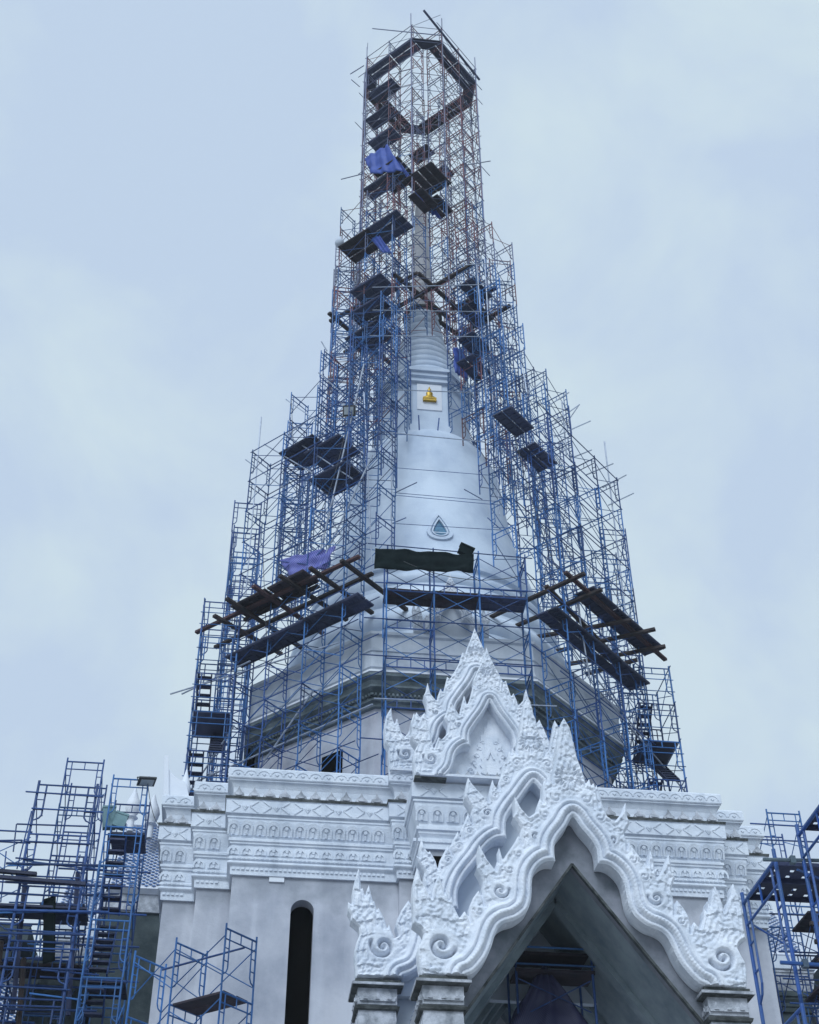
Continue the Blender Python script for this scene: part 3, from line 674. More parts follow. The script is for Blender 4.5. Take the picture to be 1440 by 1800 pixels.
# --- porch walls below the vault and floor
b = MB(); b.box(-3.2, 3.2, YF+.2, -12, 0.0, 1.2); b.build('porch_floor', 'cement', porch)
for s in (-1, 1):
    b = MB(); b.box(*(sorted((s*3.6, s*2.5))), YM+.62, YM+.85, 0, 13.3); b.build('side_wall', 'tympanum_shaded', porch)
# --- tympanum behind the middle gable
tym = [(0, za_m+.3)] + [(x+.2, z) for x, z in m_in[4::3]] + [(4.3, 13.2)]
full = [(x, z) for x, z in tym] + [(-x, z) for x, z in reversed(tym[1:])]
strip_mesh('middle_tympanum', full, YM+.36, YM+.56, 'tympanum_shaded', porch)
# --- upper tympanum with carved flame relief
tt_ = [(0, za_t+.25)] + [(x+.18, z) for x, z in t_in[3::3]] + [(2.0, 21.7)]
strip_mesh('upper_tympanum', tt_+[(-x, z) for x, z in reversed(tt_[1:])], YT+.30, YT+.5, 'white_ornament', porch)
def flame_relief(cx, z0, w_, h, y):
    prof = [(0, 1.0), (.10, .88), (.16, .90), (.20, .76), (.33, .74), (.32, .62), (.46, .58), (.42, .48), (.58, .40), (.50, .32), (.66, .22), (.52, .16), (.60, .04), (.4, 0)]
    o = [(x*w_, z0+zz*h) for x, zz in prof]
    b_ = MB(); pts = [(cx+x, z) for x, z in o]+[(cx-x, z) for x, z in reversed(o[1:])]
    b_.extrude(pts, y-.05, y+.02); pts2 = [(cx+(x-cx)*.62, z0+.08+(z-z0)*.70) for x, z in pts]; b_.extrude(pts2, y-.10, y-.045)
    b_.extrude([(cx+.0, z0+h*.52), (cx+.16*w_, z0+h*.30), (cx+.10*w_, z0+h*.30), (cx, z0+h*.42), (cx-.10*w_, z0+h*.30), (cx-.16*w_, z0+h*.30)], y-.14, y-.09)
    return b_
flame_relief(0, 21.95, .82, 1.95, YT+.30).build('flame_relief', 'white_ornament', porch)
for s in (-1, 1):
    for k in range(5):
        b = MB()
        cx, cz, r = s*(.30+.09*k), 22.15+.27*k*(1-.02*k), .11-.008*k
        cx = s*(.60-.10*k)
        pts = [(cx+s*r*(1-.8*t)*math.cos(t*7), YT+.27-.02, cz+r*(1-.8*t)*math.sin(t*7)) for t in np.linspace(0, 1, 14)]
        b.poly_tube(pts, .022, 5); b.build('curl_relief', 'white_ornament', porch)
b = MB(); b.box(-2.2, 2.2, YT-.12, YT+.3, 21.72, 21.80); b.build('upper_gable_sill', 'white_ornament', porch)
for x in np.arange(-1.35, 1.36, .3): obj('antefix', m_spade, porch, (x, YT+.05, 21.80), scale=(.55, .8, .5))
for x0_, x1_ in ((-2.36, -1.4), (1.4, 2.36)):
    b = MB(); b.box(x0_, x1_, YT-.02, YT+.3, 21.66, 21.745); b.build('dark_gap', 'dark_ledge', porch)
# --- bay under the upper gable: cornice bands + wall
bx = 2.42
bay = [(-bx, -12.0), (-bx, YT+.25), (bx, YT+.25), (bx, -12.0)]
sweep('bay_diamond_band', bay, [(.10, 21.17), (0, 21.19), (0, 21.66), (.4, 21.68)], 'cornice_white', porch)
sweep('bay_arch_band', bay, [(.24, 20.44), (.17, 20.66), (.10, 20.95), (.09, 21.06), (.05, 21.07), (.05, 21.13), (.10, 21.14), (.10, 21.17)], 'cornice_white', porch)
sweep('bay_moulding', bay, [(.36, 19.66), (.28, 19.66), (.28, 19.82), (.24, 19.85), (.24, 19.98), (.30, 20.0), (.22, 20.12), (.22, 20.2), (.16, 20.22), (.16, 20.32), (.24, 20.34), (.24, 20.44)], 'cornice_white', porch)
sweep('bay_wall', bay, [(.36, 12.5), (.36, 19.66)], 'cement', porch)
yb_ = YT+.25
for x in along(-bx, bx, .46, .08): obj('arch_relief', m_arch, porch, (x, yb_+.205, 20.50), rot=(tilt, 0, 0))
for x in along(-bx, bx, 1.05, .08): obj('diamond_relief', m_chev, porch, (x, yb_, 21.23), scale=(.95, 1, 1))
b = MB()
for x in along(-bx, bx, .13, .05): b.box(x-.04, x+.04, yb_+.23, yb_+.29, 19.86, 19.96)
dd_ = b.build('dentil_row', 'cornice_white', porch); dd_['kind'] = 'stuff'
b = MB(); b.box(-1.75, -1.2, yb_+.30, yb_+.40, 17.2, 19.45); b.build('bay_window', 'hole_dark', porch)
# pedestal bands for the rear gable
b = MB(); b.box(-2.9, -1.8, YR-.10, YR+.35, 22.98, 23.06); b.box(1.8, 2.9, YR-.10, YR+.35, 22.98, 23.06); b.build('rear_gable_foot', 'white_ornament', porch)
# --- columns with carved capitals
m_leaf = relief([(-.10,0),(-.12,.25),(-.07,.36),(0,.46),(.07,.36),(.12,.25),(.10,0)], .03, [([(-.05,.04),(-.06,.22),(0,.34),(.06,.22),(.05,.04)], .055)], 'old_stone', 'leaf_relief')
m_roset = relief([(-.13,.0),(-.16,.1),(-.06,.09),(0,.2),(.06,.09),(.16,.1),(.13,0)], .045, [([(-.05,.03),(0,.13),(.05,.03)], .07)], 'old_stone', 'scroll_relief')
def column(cx, cy, hw, zt_, idx):
    c = obj('column', None, porch, (cx, cy, 0))
    sq = [(-hw,-hw),(hw,-hw),(hw,hw),(-hw,hw)]
    sweep('abacus', sq, [(.10, zt_-.18), (-.02, zt_-.16), (-.02, zt_-.07), (.03, zt_-.06), (.03, zt_+.0), (.3, zt_+.002)], 'dark_ledge', c)
    sweep('abacus_band', sq, [(-.03, zt_-.145), (-.045, zt_-.14), (-.045, zt_-.085), (-.03, zt_-.08)], 'old_stone', c)
    sweep('frieze', sq, [(.12, zt_-.56), (.10, zt_-.55), (.10, zt_-.20), (.10, zt_-.18)], 'old_stone', c)
    sweep('necking', sq, [(.12, zt_-.68), (.06, zt_-.66), (.04, zt_-.60), (.12, zt_-.56)], 'dark_ledge', c)
    sweep('capital_bell', sq, [(.24, zt_-1.7), (.14, zt_-1.2), (.11, zt_-.9), (.12, zt_-.68)], 'old_stone', c)
    sweep('shaft', sq, [(.26, 0), (.26, zt_-1.8), (.20, zt_-1.78), (.20, zt_-1.7), (.24, zt_-1.7)], 'old_stone', c)
    for k, (ox, oy, rz) in enumerate(((0, -1, 0), (-1, 0, -math.pi/2))):
        for q in (-.27, 0, .27):
            px_ = (q, -(hw-.10), zt_-.48) if k == 0 else (-(hw-.10), -q, zt_-.48)
            obj('scroll_relief', m_roset, c, px_, rotz=rz)
        for q in (-.30, -.1, .1, .30):
            px_ = (q, -(hw-.13), zt_-1.18) if k == 0 else (-(hw-.13), -q, zt_-1.18)
            obj('leaf_relief', m_leaf, c, px_, rot=(0, 0, rz))
    return c
for s in (-1, 1):
    column(s*2.95, YF+.42, .52, 12.10, s)
    column(s*3.92, YM+.45, .55, 13.40, s)
b = MB(); b.box(-3.35, -3.0, YM+.4, YM+.6, 9, 12.1); b.build('brick_infill', 'brick', porch)

# --- tiled roofs (also used for the side wings)
def tile_roof(par, p_ridge0, p_ridge1, p_eave0, p_eave1, tw=.27, th=.22):
    """blue lozenge tiles on a pale bed, one sloping plane"""
    r0, r1, e0, e1 = map(lambda p: np.array(p, float), (p_ridge0, p_ridge1, p_eave0, p_eave1))
    nn = np.cross(r1-r0, e0-r0); nn = nn/np.linalg.norm(nn)
    if nn[2] < 0: nn = -nn
    b_ = MB(); b_.add([r0, r1, e1, e0, r0-nn*.25, r1-nn*.25, e1-nn*.25, e0-nn*.25], [(0,1,2,3),(7,6,5,4),(0,4,5,1),(1,5,6,2),(2,6,7,3),(3,7,4,0)])
    root = b_.build('roof', 'tile_grout', par)
    Lu = np.linalg.norm(r1-r0); Lv = np.linalg.norm(e0-r0); u = (r1-r0)/Lu; v = (e0-r0)/Lv
    V, F_ = [], []
    for j in range(int(Lv/th*2)):
        for i in range(int(Lu/tw)):
            cu = (i+.5+(.5 if j % 2 else 0))*tw; cv = (j+1)*th/2
            if cu > Lu-.1 or cv > Lv-.12: continue
            c = r0+u*cu+v*cv; o = len(V)
            for du, dv, dn in ((0,-th*.36,.015),(tw*.34,0,.03),(0,th*.36,.05),(-tw*.34,0,.03)): V.append(tuple(c+u*du+v*dv+nn*dn))
            F_.append((o, o+1, o+2, o+3))
    t = MB(); t.v = V; t.f = F_
    to = t.build('roof_tiles', 'tile_blue', root); to['kind'] = 'stuff'
    return root
def porch_roofs(par, full=True):
    for s in (-1, 1):
        tile_roof(par, (0, YR+.3, 26.9), (0, -6.5, 26.9), (s*2.75, YR+.3, 23.0), (s*2.75, -6.5, 23.0))
        tile_roof(par, (0, YT+.5, 24.5), (0, YR+.0, 24.5), (s*2.35, YT+.5, 21.75), (s*2.35, YR+.0, 21.75))
        tile_roof(par, (0, YM+.56, 18.9), (0, YT+.6, 18.9), (s*4.3, YM+.56, 13.4), (s*4.3, YT+.6, 13.4))
        if full: tile_roof(par, (0, YF+.64, 16.1), (0, YM+.0, 16.1), (s*3.3, YF+.64, 12.1), (s*3.3, YM+.0, 12.1))
porch_roofs(porch)

# ================================================================== SCAFFOLDING
LIFT = 1.72; Z0 = 22.62
def frame_mesh(nm, m, w_=1.2, r=.030, h=1.70, sides=6):
    b_ = MB()
    for x in (0, w_): b_.tube((x,0,0),(x,0,h+.12),r,sides)
    b_.tube((0,0,h-.02),(w_,0,h-.02),r*.95,sides)
    b_.tube((0,0,h-.30),(w_,0,h-.30),r*.7,sides)
    b_.tube((w_*.5,0,h-.30),(w_*.5,0,h-.02),r*.6,5)
    for s, x in ((1, 0), (-1, w_)):
        xi = x+s*.17
        b_.poly_tube([(xi,0,h-.02),(xi,0,.62),(xi-s*.05,0,.5),(x,0,.42)], r*.7, 5)
        for z in (.8, 1.15): b_.tube((x,0,z),(xi,0,z),r*.6,5)
    return b_.mesh(nm, m)
def brace_mesh(nm, m, l=1.83, r=.017):
    b_ = MB(); b_.tube((0,0,.40),(l,0,1.50),r,5); b_.tube((0,.02,1.50),(l,.02,.40),r,5); return b_.mesh(nm, m)
def tube_mesh(nm, m, l, r): b_ = MB(); b_.tube((0,0,0),(l,0,0),r,6); return b_.mesh(nm, m)
def plank_mesh(nm, m, l=1.86, w_=.46):
    b_ = MB(); b_.box(0,l,0,w_,-.03,.03); b_.box(0.02,l-.02,.02,.05,-.07,-.03); b_.box(.02,l-.02,w_-.05,w_-.02,-.07,-.03)
    for k in range(5): b_.box(.1+k*l/5,.16+k*l/5,.05,w_-.05,-.06,-.03)
    return b_.mesh(nm, m)
FR = {c: frame_mesh('scaffold_frame', 'scaffold_'+c) for c in ('blue', 'navy', 'grey', 'red')}
BR = {c: brace_mesh('cross_brace', 'scaffold_'+c) for c in ('blue', 'navy', 'grey', 'red')}
PL = {c: plank_mesh('plank', 'plank_'+c) for c in ('dark', 'brown')}
def jit(a): return random.uniform(-a, a)
def nvec(deg): return np.array([math.cos(R(deg)), math.sin(R(deg))])

def run(par, deg, Rin, ts, k0, k1, mix=('blue',), keep=None, brace=1.0, z0=Z0, w_=1.2):
    """a straight scaffold run on the face whose outward normal points to `deg`:
       ladder frames stand square to the face, X braces link them along it"""
    n = nvec(deg); tau = np.array([-n[1], n[0]]); rz = math.atan2(n[1], n[0]); rt = math.atan2(tau[1], tau[0])
    have = set()
    for k in range(k0, k1):
        for i, t in enumerate(ts):
            p = n*Rin+tau*t; z = z0+k*LIFT
            if keep and not keep(i, t, k, z): continue
            have.add((i, k)); c = random.choice(mix) if not callable(mix) else mix(k)
            obj('scaffold_frame', FR[c], par, (p[0]+jit(.02), p[1]+jit(.02), z), rot=(jit(.008), jit(.008), rz+jit(.015)), scale=(w_/1.2, 1, 1))
    for (i, k) in sorted(have):
        if (i+1, k) in have:
            l = ts[i+1]-ts[i]
            for rr_ in (Rin+.02, Rin+w_-.02):
                if random.random() > brace: continue
                p = n*rr_+tau*ts[i]; c = random.choice(mix) if not callable(mix) else mix(k)
                obj('cross_brace', BR[c], par, (p[0], p[1], z0+k*LIFT), rot=(0, 0, rt), scale=(l/1.83, 1, 1))
    return n, tau, rt
def planks(par, deg, Rin, t0, k, n_=2, m='dark', l=1.83, z0=Z0, gap=.05, drop=0.0):
    n = nvec(deg); tau = np.array([-n[1], n[0]]); rt = math.atan2(tau[1], tau[0])
    for i in range(n_):
        p = n*(Rin+.08+i*(.46+gap)+.46)+tau*t0
        obj('plank', PL[m], par, (p[0], p[1], z0+k*LIFT-.02-drop+jit(.02)), rot=(jit(.01), jit(.012), rt), scale=(l/1.86, 1, 1))
def ledger(par, p0, p1, r=.024, m='galvanised', name='tube'):
    b_ = MB(); b_.tube(p0, p1, r*1.1, 6); return b_.build(name, m, par)
def timber(par, p0, p1, w_=.16, h=.10, m='timber', name='timber_beam'):
    b_ = MB(); b_.beam(p0, p1, w_, h); return b_.build(name, m, par)
FL, FC, FRR, RT, BRR, BC, BLL, LT = 225, 270, 315, 0, 45, 90, 135, 180
def pl_px(p0, deg, k):  return onP(*p0, nvec(deg), k)
def tube_px(par, a, c, deg, k0_, k1_=None, r=.024, m='galvanised', name='tube'):
    return ledger(par, pl_px(a, deg, k0_), pl_px(c, deg, k0_ if k1_ is None else k1_), r, m, name)

# --- outer runs on the drum / bell (row A: 7.45..8.65)
scL = thing('bell_scaffold', 'tall blue scaffold wall along the front left face of the bell and drum', 'scaffold', 'scaffolds around the pagoda')
scR = thing('bell_scaffold', 'tall blue scaffold wall along the front right face of the bell and drum', 'scaffold', 'scaffolds around the pagoda')
scF = thing('drum_scaffold', 'blue scaffold across the front of the drum behind the porch gables', 'scaffold', 'scaffolds around the pagoda')
T5 = [-2.88, -.96, .96, 2.88]
# left face: tau for 225deg points (+x,-y) -> t grows toward the front
run(scL, FL, 7.8, T5, 0, 16, ('blue','blue','navy'), keep=lambda i, t, k, z: k < (12, 12, 13, 13)[i])
run(scR, FRR, 7.8, T5, 0, 16, ('blue','blue','navy'), keep=lambda i, t, k, z: k < (13, 13, 12, 12)[i])
run(scF, FC, 7.8, [-2.7, -.9, .9, 2.7], 0, 7, ('blue','blue','navy'))
# second rows (B: 5.7..6.9) over the ring tiers
scL2 = thing('inner_scaffold', 'dense inner scaffold beside the left shoulder of the bell', 'scaffold', 'scaffolds around the pagoda')
scR2 = thing('inner_scaffold', 'dense inner scaffold beside the right shoulder of the bell', 'scaffold', 'scaffolds around the pagoda')
T4 = [-2.75, -.92, .92, 2.75]
for par, d1_, d2_, d3_ in ((scL2, FL, LT, BLL), (scR2, FRR, RT, BRR)):
    run(par, d1_, 5.7, T4, 8, 20, ('blue','blue','navy'), keep=lambda i, t, k, z, dd=d1_: k < ((15, 16, 17, 17) if dd == FL else (18, 17, 16, 16))[i])
    run(par, d2_, 5.7, T4[1:3] if d2_ == LT else T4[1:3], 8, 15, ('blue','navy'))
    run(par, d3_, 5.7, T4, 9, 16, ('blue','navy'), brace=.6)
    run(par, d2_, 7.8, T4, 2, 11, ('blue','navy'), brace=.7)
    run(par, d1_, 4.55, [-1.9, 0, 1.9], 11, 17, ('blue','navy'), brace=.6, w_=1.1)
# third row (C: 3.75..4.95) round the rings
scC = thing('upper_scaffold', 'blue and grey scaffold tier around the ringed spire', 'scaffold', 'scaffolds around the pagoda')
mixC = lambda k: random.choice(('blue','blue','navy','red') if k < 21 else ('blue','grey','navy','red'))
for d in (FL, FRR, BLL, BRR): run(scC, d, 3.72, [-1.85, 0, 1.85], 13 if d in (FL, FRR) else 14, 23 if d in (FRR, BRR) else 24, mixC)
scC2 = thing('upper_scaffold', 'inner frames standing on the bell shoulder in front of the golden figure', 'scaffold', 'scaffolds around the pagoda')
for d in (LT, RT): run(scC2, d, 3.72, [-.9, .9], 14, 23, mixC, brace=.8)
for d in (FL, FRR, BLL, BRR): run(scC2, d, 2.35, [-1.0, 1.0], 14, 21, ('blue','navy'), brace=.8)
# tower (D: 1.95..3.1)
scT = thing('spire_scaffold', 'tall narrow grey and rust red scaffold tower rising above the spire tip', 'scaffold', 'scaffolds around the pagoda')
mixD = lambda k: random.choice(('blue','red','red','grey')) if k < 27 else random.choice(('grey','grey','red','red'))
for d in (FL, FRR, BLL, BRR): run(scT, d, 2.0, [-1.82, .0, 1.82], 18, 34, mixD, w_=1.15)
# long corner standards and ledgers of the tower
for d in (FL, FRR, BLL, BRR):
    n = nvec(d); tau = np.array([-n[1], n[0]])
    for t in (-1.82, 1.82):
        p = n*3.18+tau*t; ledger(scT, (p[0], p[1], Z0+19*LIFT), (p[0]+jit(.05), p[1]+jit(.05), Z0+34.7*LIFT+jit(.3)), .028, 'scaffold_grey')
    for k in range(19, 35):
        z = Z0+k*LIFT+jit(.1)
        a_ = n*3.2+tau*(-1.95-random.random()*.6*(random.random() < .35)); c_ = n*3.2+tau*(1.95+random.random()*.9*(random.random() < .35))
        ledger(scT, (a_[0], a_[1], z), (c_[0], c_[1], z+jit(.05)), .020, 'scaffold_grey')
        # chamfered corners
        n2 = nvec(d+90); t2 = np.array([-n2[1], n2[0]]); q0 = n*3.15+tau*1.82; q1 = n2*3.15-t2*1.82
        ledger(scT, (q0[0], q0[1], z), (q1[0], q1[1], z), .018, 'scaffold_grey')
        if k % 2 == 0: ledger(scT, (q0[0], q0[1], z), (q1[0], q1[1], z+LIFT), .015, 'scaffold_grey')
# top ring of planks
KT = 33.2
for d in (FL, FRR, BLL, BRR):
    planks(scT, d, 2.1, -1.83, KT, 2, 'dark' if d in (FL, FRR) else 'brown', 1.79)
    planks(scT, d, 2.1, .02, KT, 2, 'dark' if d in (FL, FRR) else 'brown', 1.79)
    n = nvec(d); tau = np.array([-n[1], n[0]]); n2 = nvec(d+90); t2 = np.array([-n2[1], n2[0]])
    z = Z0+KT*LIFT-.05
    b_ = MB(); q = [n*2.15+tau*1.84, n*3.15+tau*1.84, n2*3.15-t2*1.84, n2*2.15-t2*1.84]
    b_.add([(x, y, z) for x, y in q]+[(x, y, z+.05) for x, y in q], [(0,1,2,3),(7,6,5,4),(0,4,5,1),(1,5,6,2),(2,6,7,3),(3,7,4,0)])
    b_.build('corner_plank', 'plank_dark', scT)
# single platforms inside the tower and tiers, each found on its own face
def plat(par, px, deg, Rin, n_=2, nb=1, m='dark', ln=1.6):
    Rm = Rin+.6; p = onP(*px, nvec(deg), Rm); tau = np.array([-nvec(deg)[1], nvec(deg)[0]]); t = p[:2]@tau
    k = (p[2]-Z0)/LIFT
    k = round(k*2)/2
    for q in range(nb): planks(par, deg, Rin, t-ln*nb/2+q*ln, k, n_, m, ln-.02)
for px, d in (((676,152),FL),((670,210),FL),((676,245),FL),((668,320),FL)): plat(scT, px, d, 2.15, 2, 1, 'dark', 1.9)
for px, d in (((705,320),FL),((740,318),FRR)): plat(scT, px, d, 1.2, 4, 1, 'brown', 1.9)
for px, d in (((742,268),BRR),((775,305),BRR),((745,352),FRR),((772,368),FRR)): plat(scT, px, d, 1.9, 2, 1, 'brown', 1.5)
for px, d, m in (((640,440),FL,'brown'),((690,410),FL,'dark'),((662,510),FL,'dark'),((660,545),FL,'dark'),((655,590),FL,'dark')): plat(scC, px, d, 3.5, 3, 1, m, 2.1)
for px, d in (((838,520),FRR),((840,560),FRR),((836,600),FRR),((835,640),FRR)): plat(scC, px, d, 3.7, 2, 1, 'dark', 1.7)
for px in ((545,800), (590,800), (600,838)): plat(scL, px, FL, 7.3, 3, 1, 'dark', 2.0)
for px in ((905,752), (945,796)): plat(scR, px, FRR, 7.4, 2, 1, 'dark', 1.75)

# --- walkway at mid height: planks along the faces, timber outriggers beyond them
KW = 5.62
for i in range(3): planks(scL, FL, 8.1, T5[i]-.3*(i == 0), KW, 2, 'dark', 1.92+.3*(i == 0))
for i in range(3): planks(scR, FRR, 8.1, T5[i], KW, 2, 'dark', 1.92+.3*(i == 2))
planks(scL, FL, 8.1, 2.9, KW, 2, 'dark', .85); planks(scR, FRR, 8.1, -3.75, KW, 2, 'dark', .85)
for t in (-2.75, -.92, .92): planks(scF, FC, 7.85, t, KW+.28, 2, 'brown' if t < 0 else 'dark', 1.83)
KO = 6.55; zo = Z0+KO*LIFT
def timber_px(par, a, c, z, m='timber', w_=.17, h=.11): timber(par, onZ(*a, z), onZ(*c, z), w_, h, m)
for a, c, m in (((345,1112),(632,978),'timber_red'),((378,1138),(655,1008),'timber'),((430,1090),(560,1030),'timber')): timber_px(scL, a, c, zo, m)
for a, c in (((376,1082),(495,1150)),((398,1052),(535,1142)),((445,1030),(570,1115)),((492,1012),(610,1090)),((545,998),(655,1078)),((600,985),(715,1072))): timber_px(scL, a, c, zo-.14, random.choice(('timber','timber','timber_red')))
for a, c, m in (((994,1006),(1170,1160),'timber_red'),((960,1030),(1120,1195),'timber')): timber_px(scR, a, c, zo, m)
for a, c in (((830,1100),(1028,1008)),((880,1112),(1058,1036)),((930,1122),(1110,1090)),((955,1150),(1152,1106)),((960,1175),(1170,1136)),((1030,1185),(1120,1160))): timber_px(scR, a, c, zo-.14, 'timber')
for t in (-2.4, -.4): planks(scL, FL, 8.8, t, KO+.08, 2, 'brown', 1.9)
for t in (-1.9, .0, 1.8): planks(scR, FRR, 8.75, t, KO+.08, 2, 'dark', 1.85)
# timbers around the ring tier (dark lattice at the base of the spire cone)
zt2 = Z0+20.3*LIFT
for a, c in (((580,565),(735,480)),((690,545),(830,465)),((790,545),(872,505)),((805,590),(897,537)),((605,620),(670,590))): timber_px(scC, a, c, zt2, 'timber', .2, .14)
for a, c in (((578,550),(625,590)),((690,480),(790,560)),((735,480),(835,570)),((640,600),(705,655)),((765,560),(850,620))): timber_px(scC, a, c, zt2-.2, 'timber', .2, .14)

# --- horizontal ladder trusses across the front of the drum
def truss(par, p0, p1, dz=.42, m='scaffold_navy'):
    b_ = MB(); p0 = Vector(p0); p1 = Vector(p1)
    b_.tube(p0, p1, .028); b_.tube(p0-Vector((0,0,dz)), p1-Vector((0,0,dz)), .028)
    for t in (.22, .5, .78):
        q = p0.lerp(p1, t); b_.tube(q, q-Vector((0,0,dz)), .02)
    return b_.build('ladder_truss', m, par)
for k in (1, 2, 3, 4, 5, 6):
    for t in (-2.7, -.9, .9):
        if k % 2 == 0 or t == -2.7: truss(scF, (t, -9.02, Z0+k*LIFT), (t+1.8, -9.02, Z0+k*LIFT), .36)
for k in range(1, 8): ledger(scF, (-3.4-jit(.3), -9.05, Z0+k*LIFT+jit(.1)), (3.4+jit(.4), -9.05, Z0+k*LIFT+jit(.1)), .022, 'galvanised' if k in (3,) else 'scaffold_navy')
for par, d in ((scL, FL), (scR, FRR)):
    n = nvec(d); tau = np.array([-n[1], n[0]])
    for k in range(0, 13):
        for rr_ in (7.8, 9.02):
            ea, ec = (2.95, 3.7) if d == FL else (3.7, 2.95)
            a_ = n*rr_+tau*(-ea-.6*random.random()*(random.random() < .4)); c_ = n*rr_+tau*(ec+.5*random.random()*(random.random() < .4)); z = Z0+k*LIFT-.06
            ledger(par, (a_[0], a_[1], z), (c_[0], c_[1], z), .021, 'scaffold_navy')

# --- long loose poles, traced on their faces
for a, c, k0_, k1_ in (((459.5,733),(432,1045),8.7,8.7),((690,395),(688,985),4.8,None),((640,690),(655,1020),7.0,None),((432,808),(500,858),8.7,8.75),((465,781),(560,838),8.7,8.7),((500,762),(620,842),8.6,8.6),((503,702),(640,798),7.0,7.0)):
    tube_px(scL, a, c, FL, k0_, k1_, .028)
for a, c, k0_ in (((640,640),(556,1000),8.75),((655,800),(560,1000),8.9),((300,1220),(600,1128),8.8),((320,1385),(655,1238),8.9),((455,1352),(552,1212),8.8),((330,1398),(412,1275),8.8),((320,1220),(440,1162),8.8)):
    tube_px(scL, a, c, FL, k0_, None, .034)
for a, c, k0_ in (((852,455),(878,905),5.0),((1062.7,776),(1100,1080),8.7),((988,705),(996,800),8.7),((838,465),(858,720),4.9),((1000,1130),(1140,1310),8.8),((1050,1210),(1205,1392),8.8),((1015,1060),(1038,1200),8.9)):
    tube_px(scR, a, c, FRR, k0_, None, .030)
for a, c in (((927,692),(957,667)),((960,716),(1000,690)),((976,742),(1019,711)),((975,768),(1038,740)),((1005,805),(1040,791)),((1030,835),(1078,815)),((1060,857),(1101,835)),((1070,888),(1114,867)),((920,650),(926,690)),((1018,712),(985,760))):
    tube_px(scR, a, c, FRR, 8.7, 8.9, .026)
for a, c in (((820,290),(862,283)),((745,18),(843,140)),((655,50),(775,62)),((616,130),(640,115)),((618,140),(632,152)),((600,315),(640,305))):
    tube_px(scT, a, c, FRR if a[0] > 700 else FL, 3.2, None, .03 if a[0] != 745 else .07, 'scaffold_grey' if a[0] != 745 else 'plank_dark')
for a, c in (((800,467),(868,462)),((655,505),(855,500)),((655,545),(855,548)),((650,590),(870,592)),((690,685),(830,690)),((660,758),(855,777)),((560,655),(600,690)),((505,765),(545,735)),((575,617),(565,600))):
    tube_px(scC, a, c, FC, 5.0, None, .026)
# stays pinned to the bell
for a, c in (((692,822),(870,836)),((692,866),(880,882)),((690,870),(880,888)),((690,920),(885,932))): tube_px(scC2, a, c, FC, 5.35, None, .013, 'scaffold_navy', 'tie_cable')
for a, c in (((695,866),(733,848)),((816,860),(848,878)),((690,920),(714,910)),((857,910),(880,930))): tube_px(scC2, a, c, FC, 5.35, None, .02, 'scaffold_navy', 'tie_tube')
for a, c in (((736,730),(738,772)),((772,735),(768,772))): tube_px(scC2, a, c, FC, 3.0, 2.9, .03, 'scaffold_navy', 'base_jack')

# --- stair towers at the left and right ends of the drum
def stair_tower(label, cx, cy, w_, d_, k1_, stairs, side):
    t = thing('stair_tower', label, 'scaffold tower', 'scaffold stair towers')
    for y in (cy, cy+d_):
        for k in range(k1_):
            obj('scaffold_frame', FR['blue' if k % 2 else 'navy'], t, (cx, y, Z0+k*LIFT), rot=(0, jit(.01), 0), scale=(w_/1.2, 1, 1))
    for x in (cx, cx+w_):
        for k in range(k1_): obj('cross_brace', BR['blue'], t, (x, cy, Z0+k*LIFT), rot=(0, 0, math.pi/2), scale=(d_/1.83, 1, 1))
        for k in range(k1_+1): ledger(t, (x, cy-.2, Z0+k*LIFT), (x, cy+d_+.2, Z0+k*LIFT), .02, 'scaffold_blue')
    for k in range(k1_):
        for q in (.33, .66): ledger(t, (cx-.1, cy-.03, Z0+(k+q)*LIFT), (cx+w_+.1, cy-.03, Z0+(k+q)*LIFT), .018, 'scaffold_blue')
    for k in stairs:
        z = Z0+k*LIFT
        x0, x1 = cx+.1+(.6 if k % 2 else 0)*w_/1.3, cx+.1+(.6 if k % 2 else 0)*w_/1.3+.5
        f = obj('stair_flight', None, t)
        for xx in (x0, x1):
            b_ = MB(); b_.beam((xx, cy+.1 if k % 2 else cy+d_-.1, z), (xx, cy+d_-.1 if k % 2 else cy+.1, z+LIFT), .05, .14); b_.build('stringer', 'plank_dark', f)
        for q in range(7):
            u = (q+.5)/7; yy = (cy+.1+(d_-.2)*u) if k % 2 else (cy+d_-.1-(d_-.2)*u)
            b_ = MB(); b_.box(x0, x1, yy-.13, yy+.13, z+LIFT*u-.02, z+LIFT*u+.02); b_.build('tread', 'plank_dark', f)
    for k in (2, 4):
        b_ = MB(); b_.box(cx+.05, cx+w_-.05, cy+.1, cy+d_-.1, Z0+k*LIFT-.04, Z0+k*LIFT+.02); b_.build('landing', 'plank_dark', t)
    return t
stair_tower('slim blue scaffold stair tower at the left end of the drum', -9.75, -4.6, 1.5, 2.0, 7, (0, 1, 2, 3, 4), -1)
stair_tower('slim blue scaffold stair tower at the right end of the drum', 8.05, -4.4, 1.5, 2.0, 6, (1, 2, 3, 4), 1)

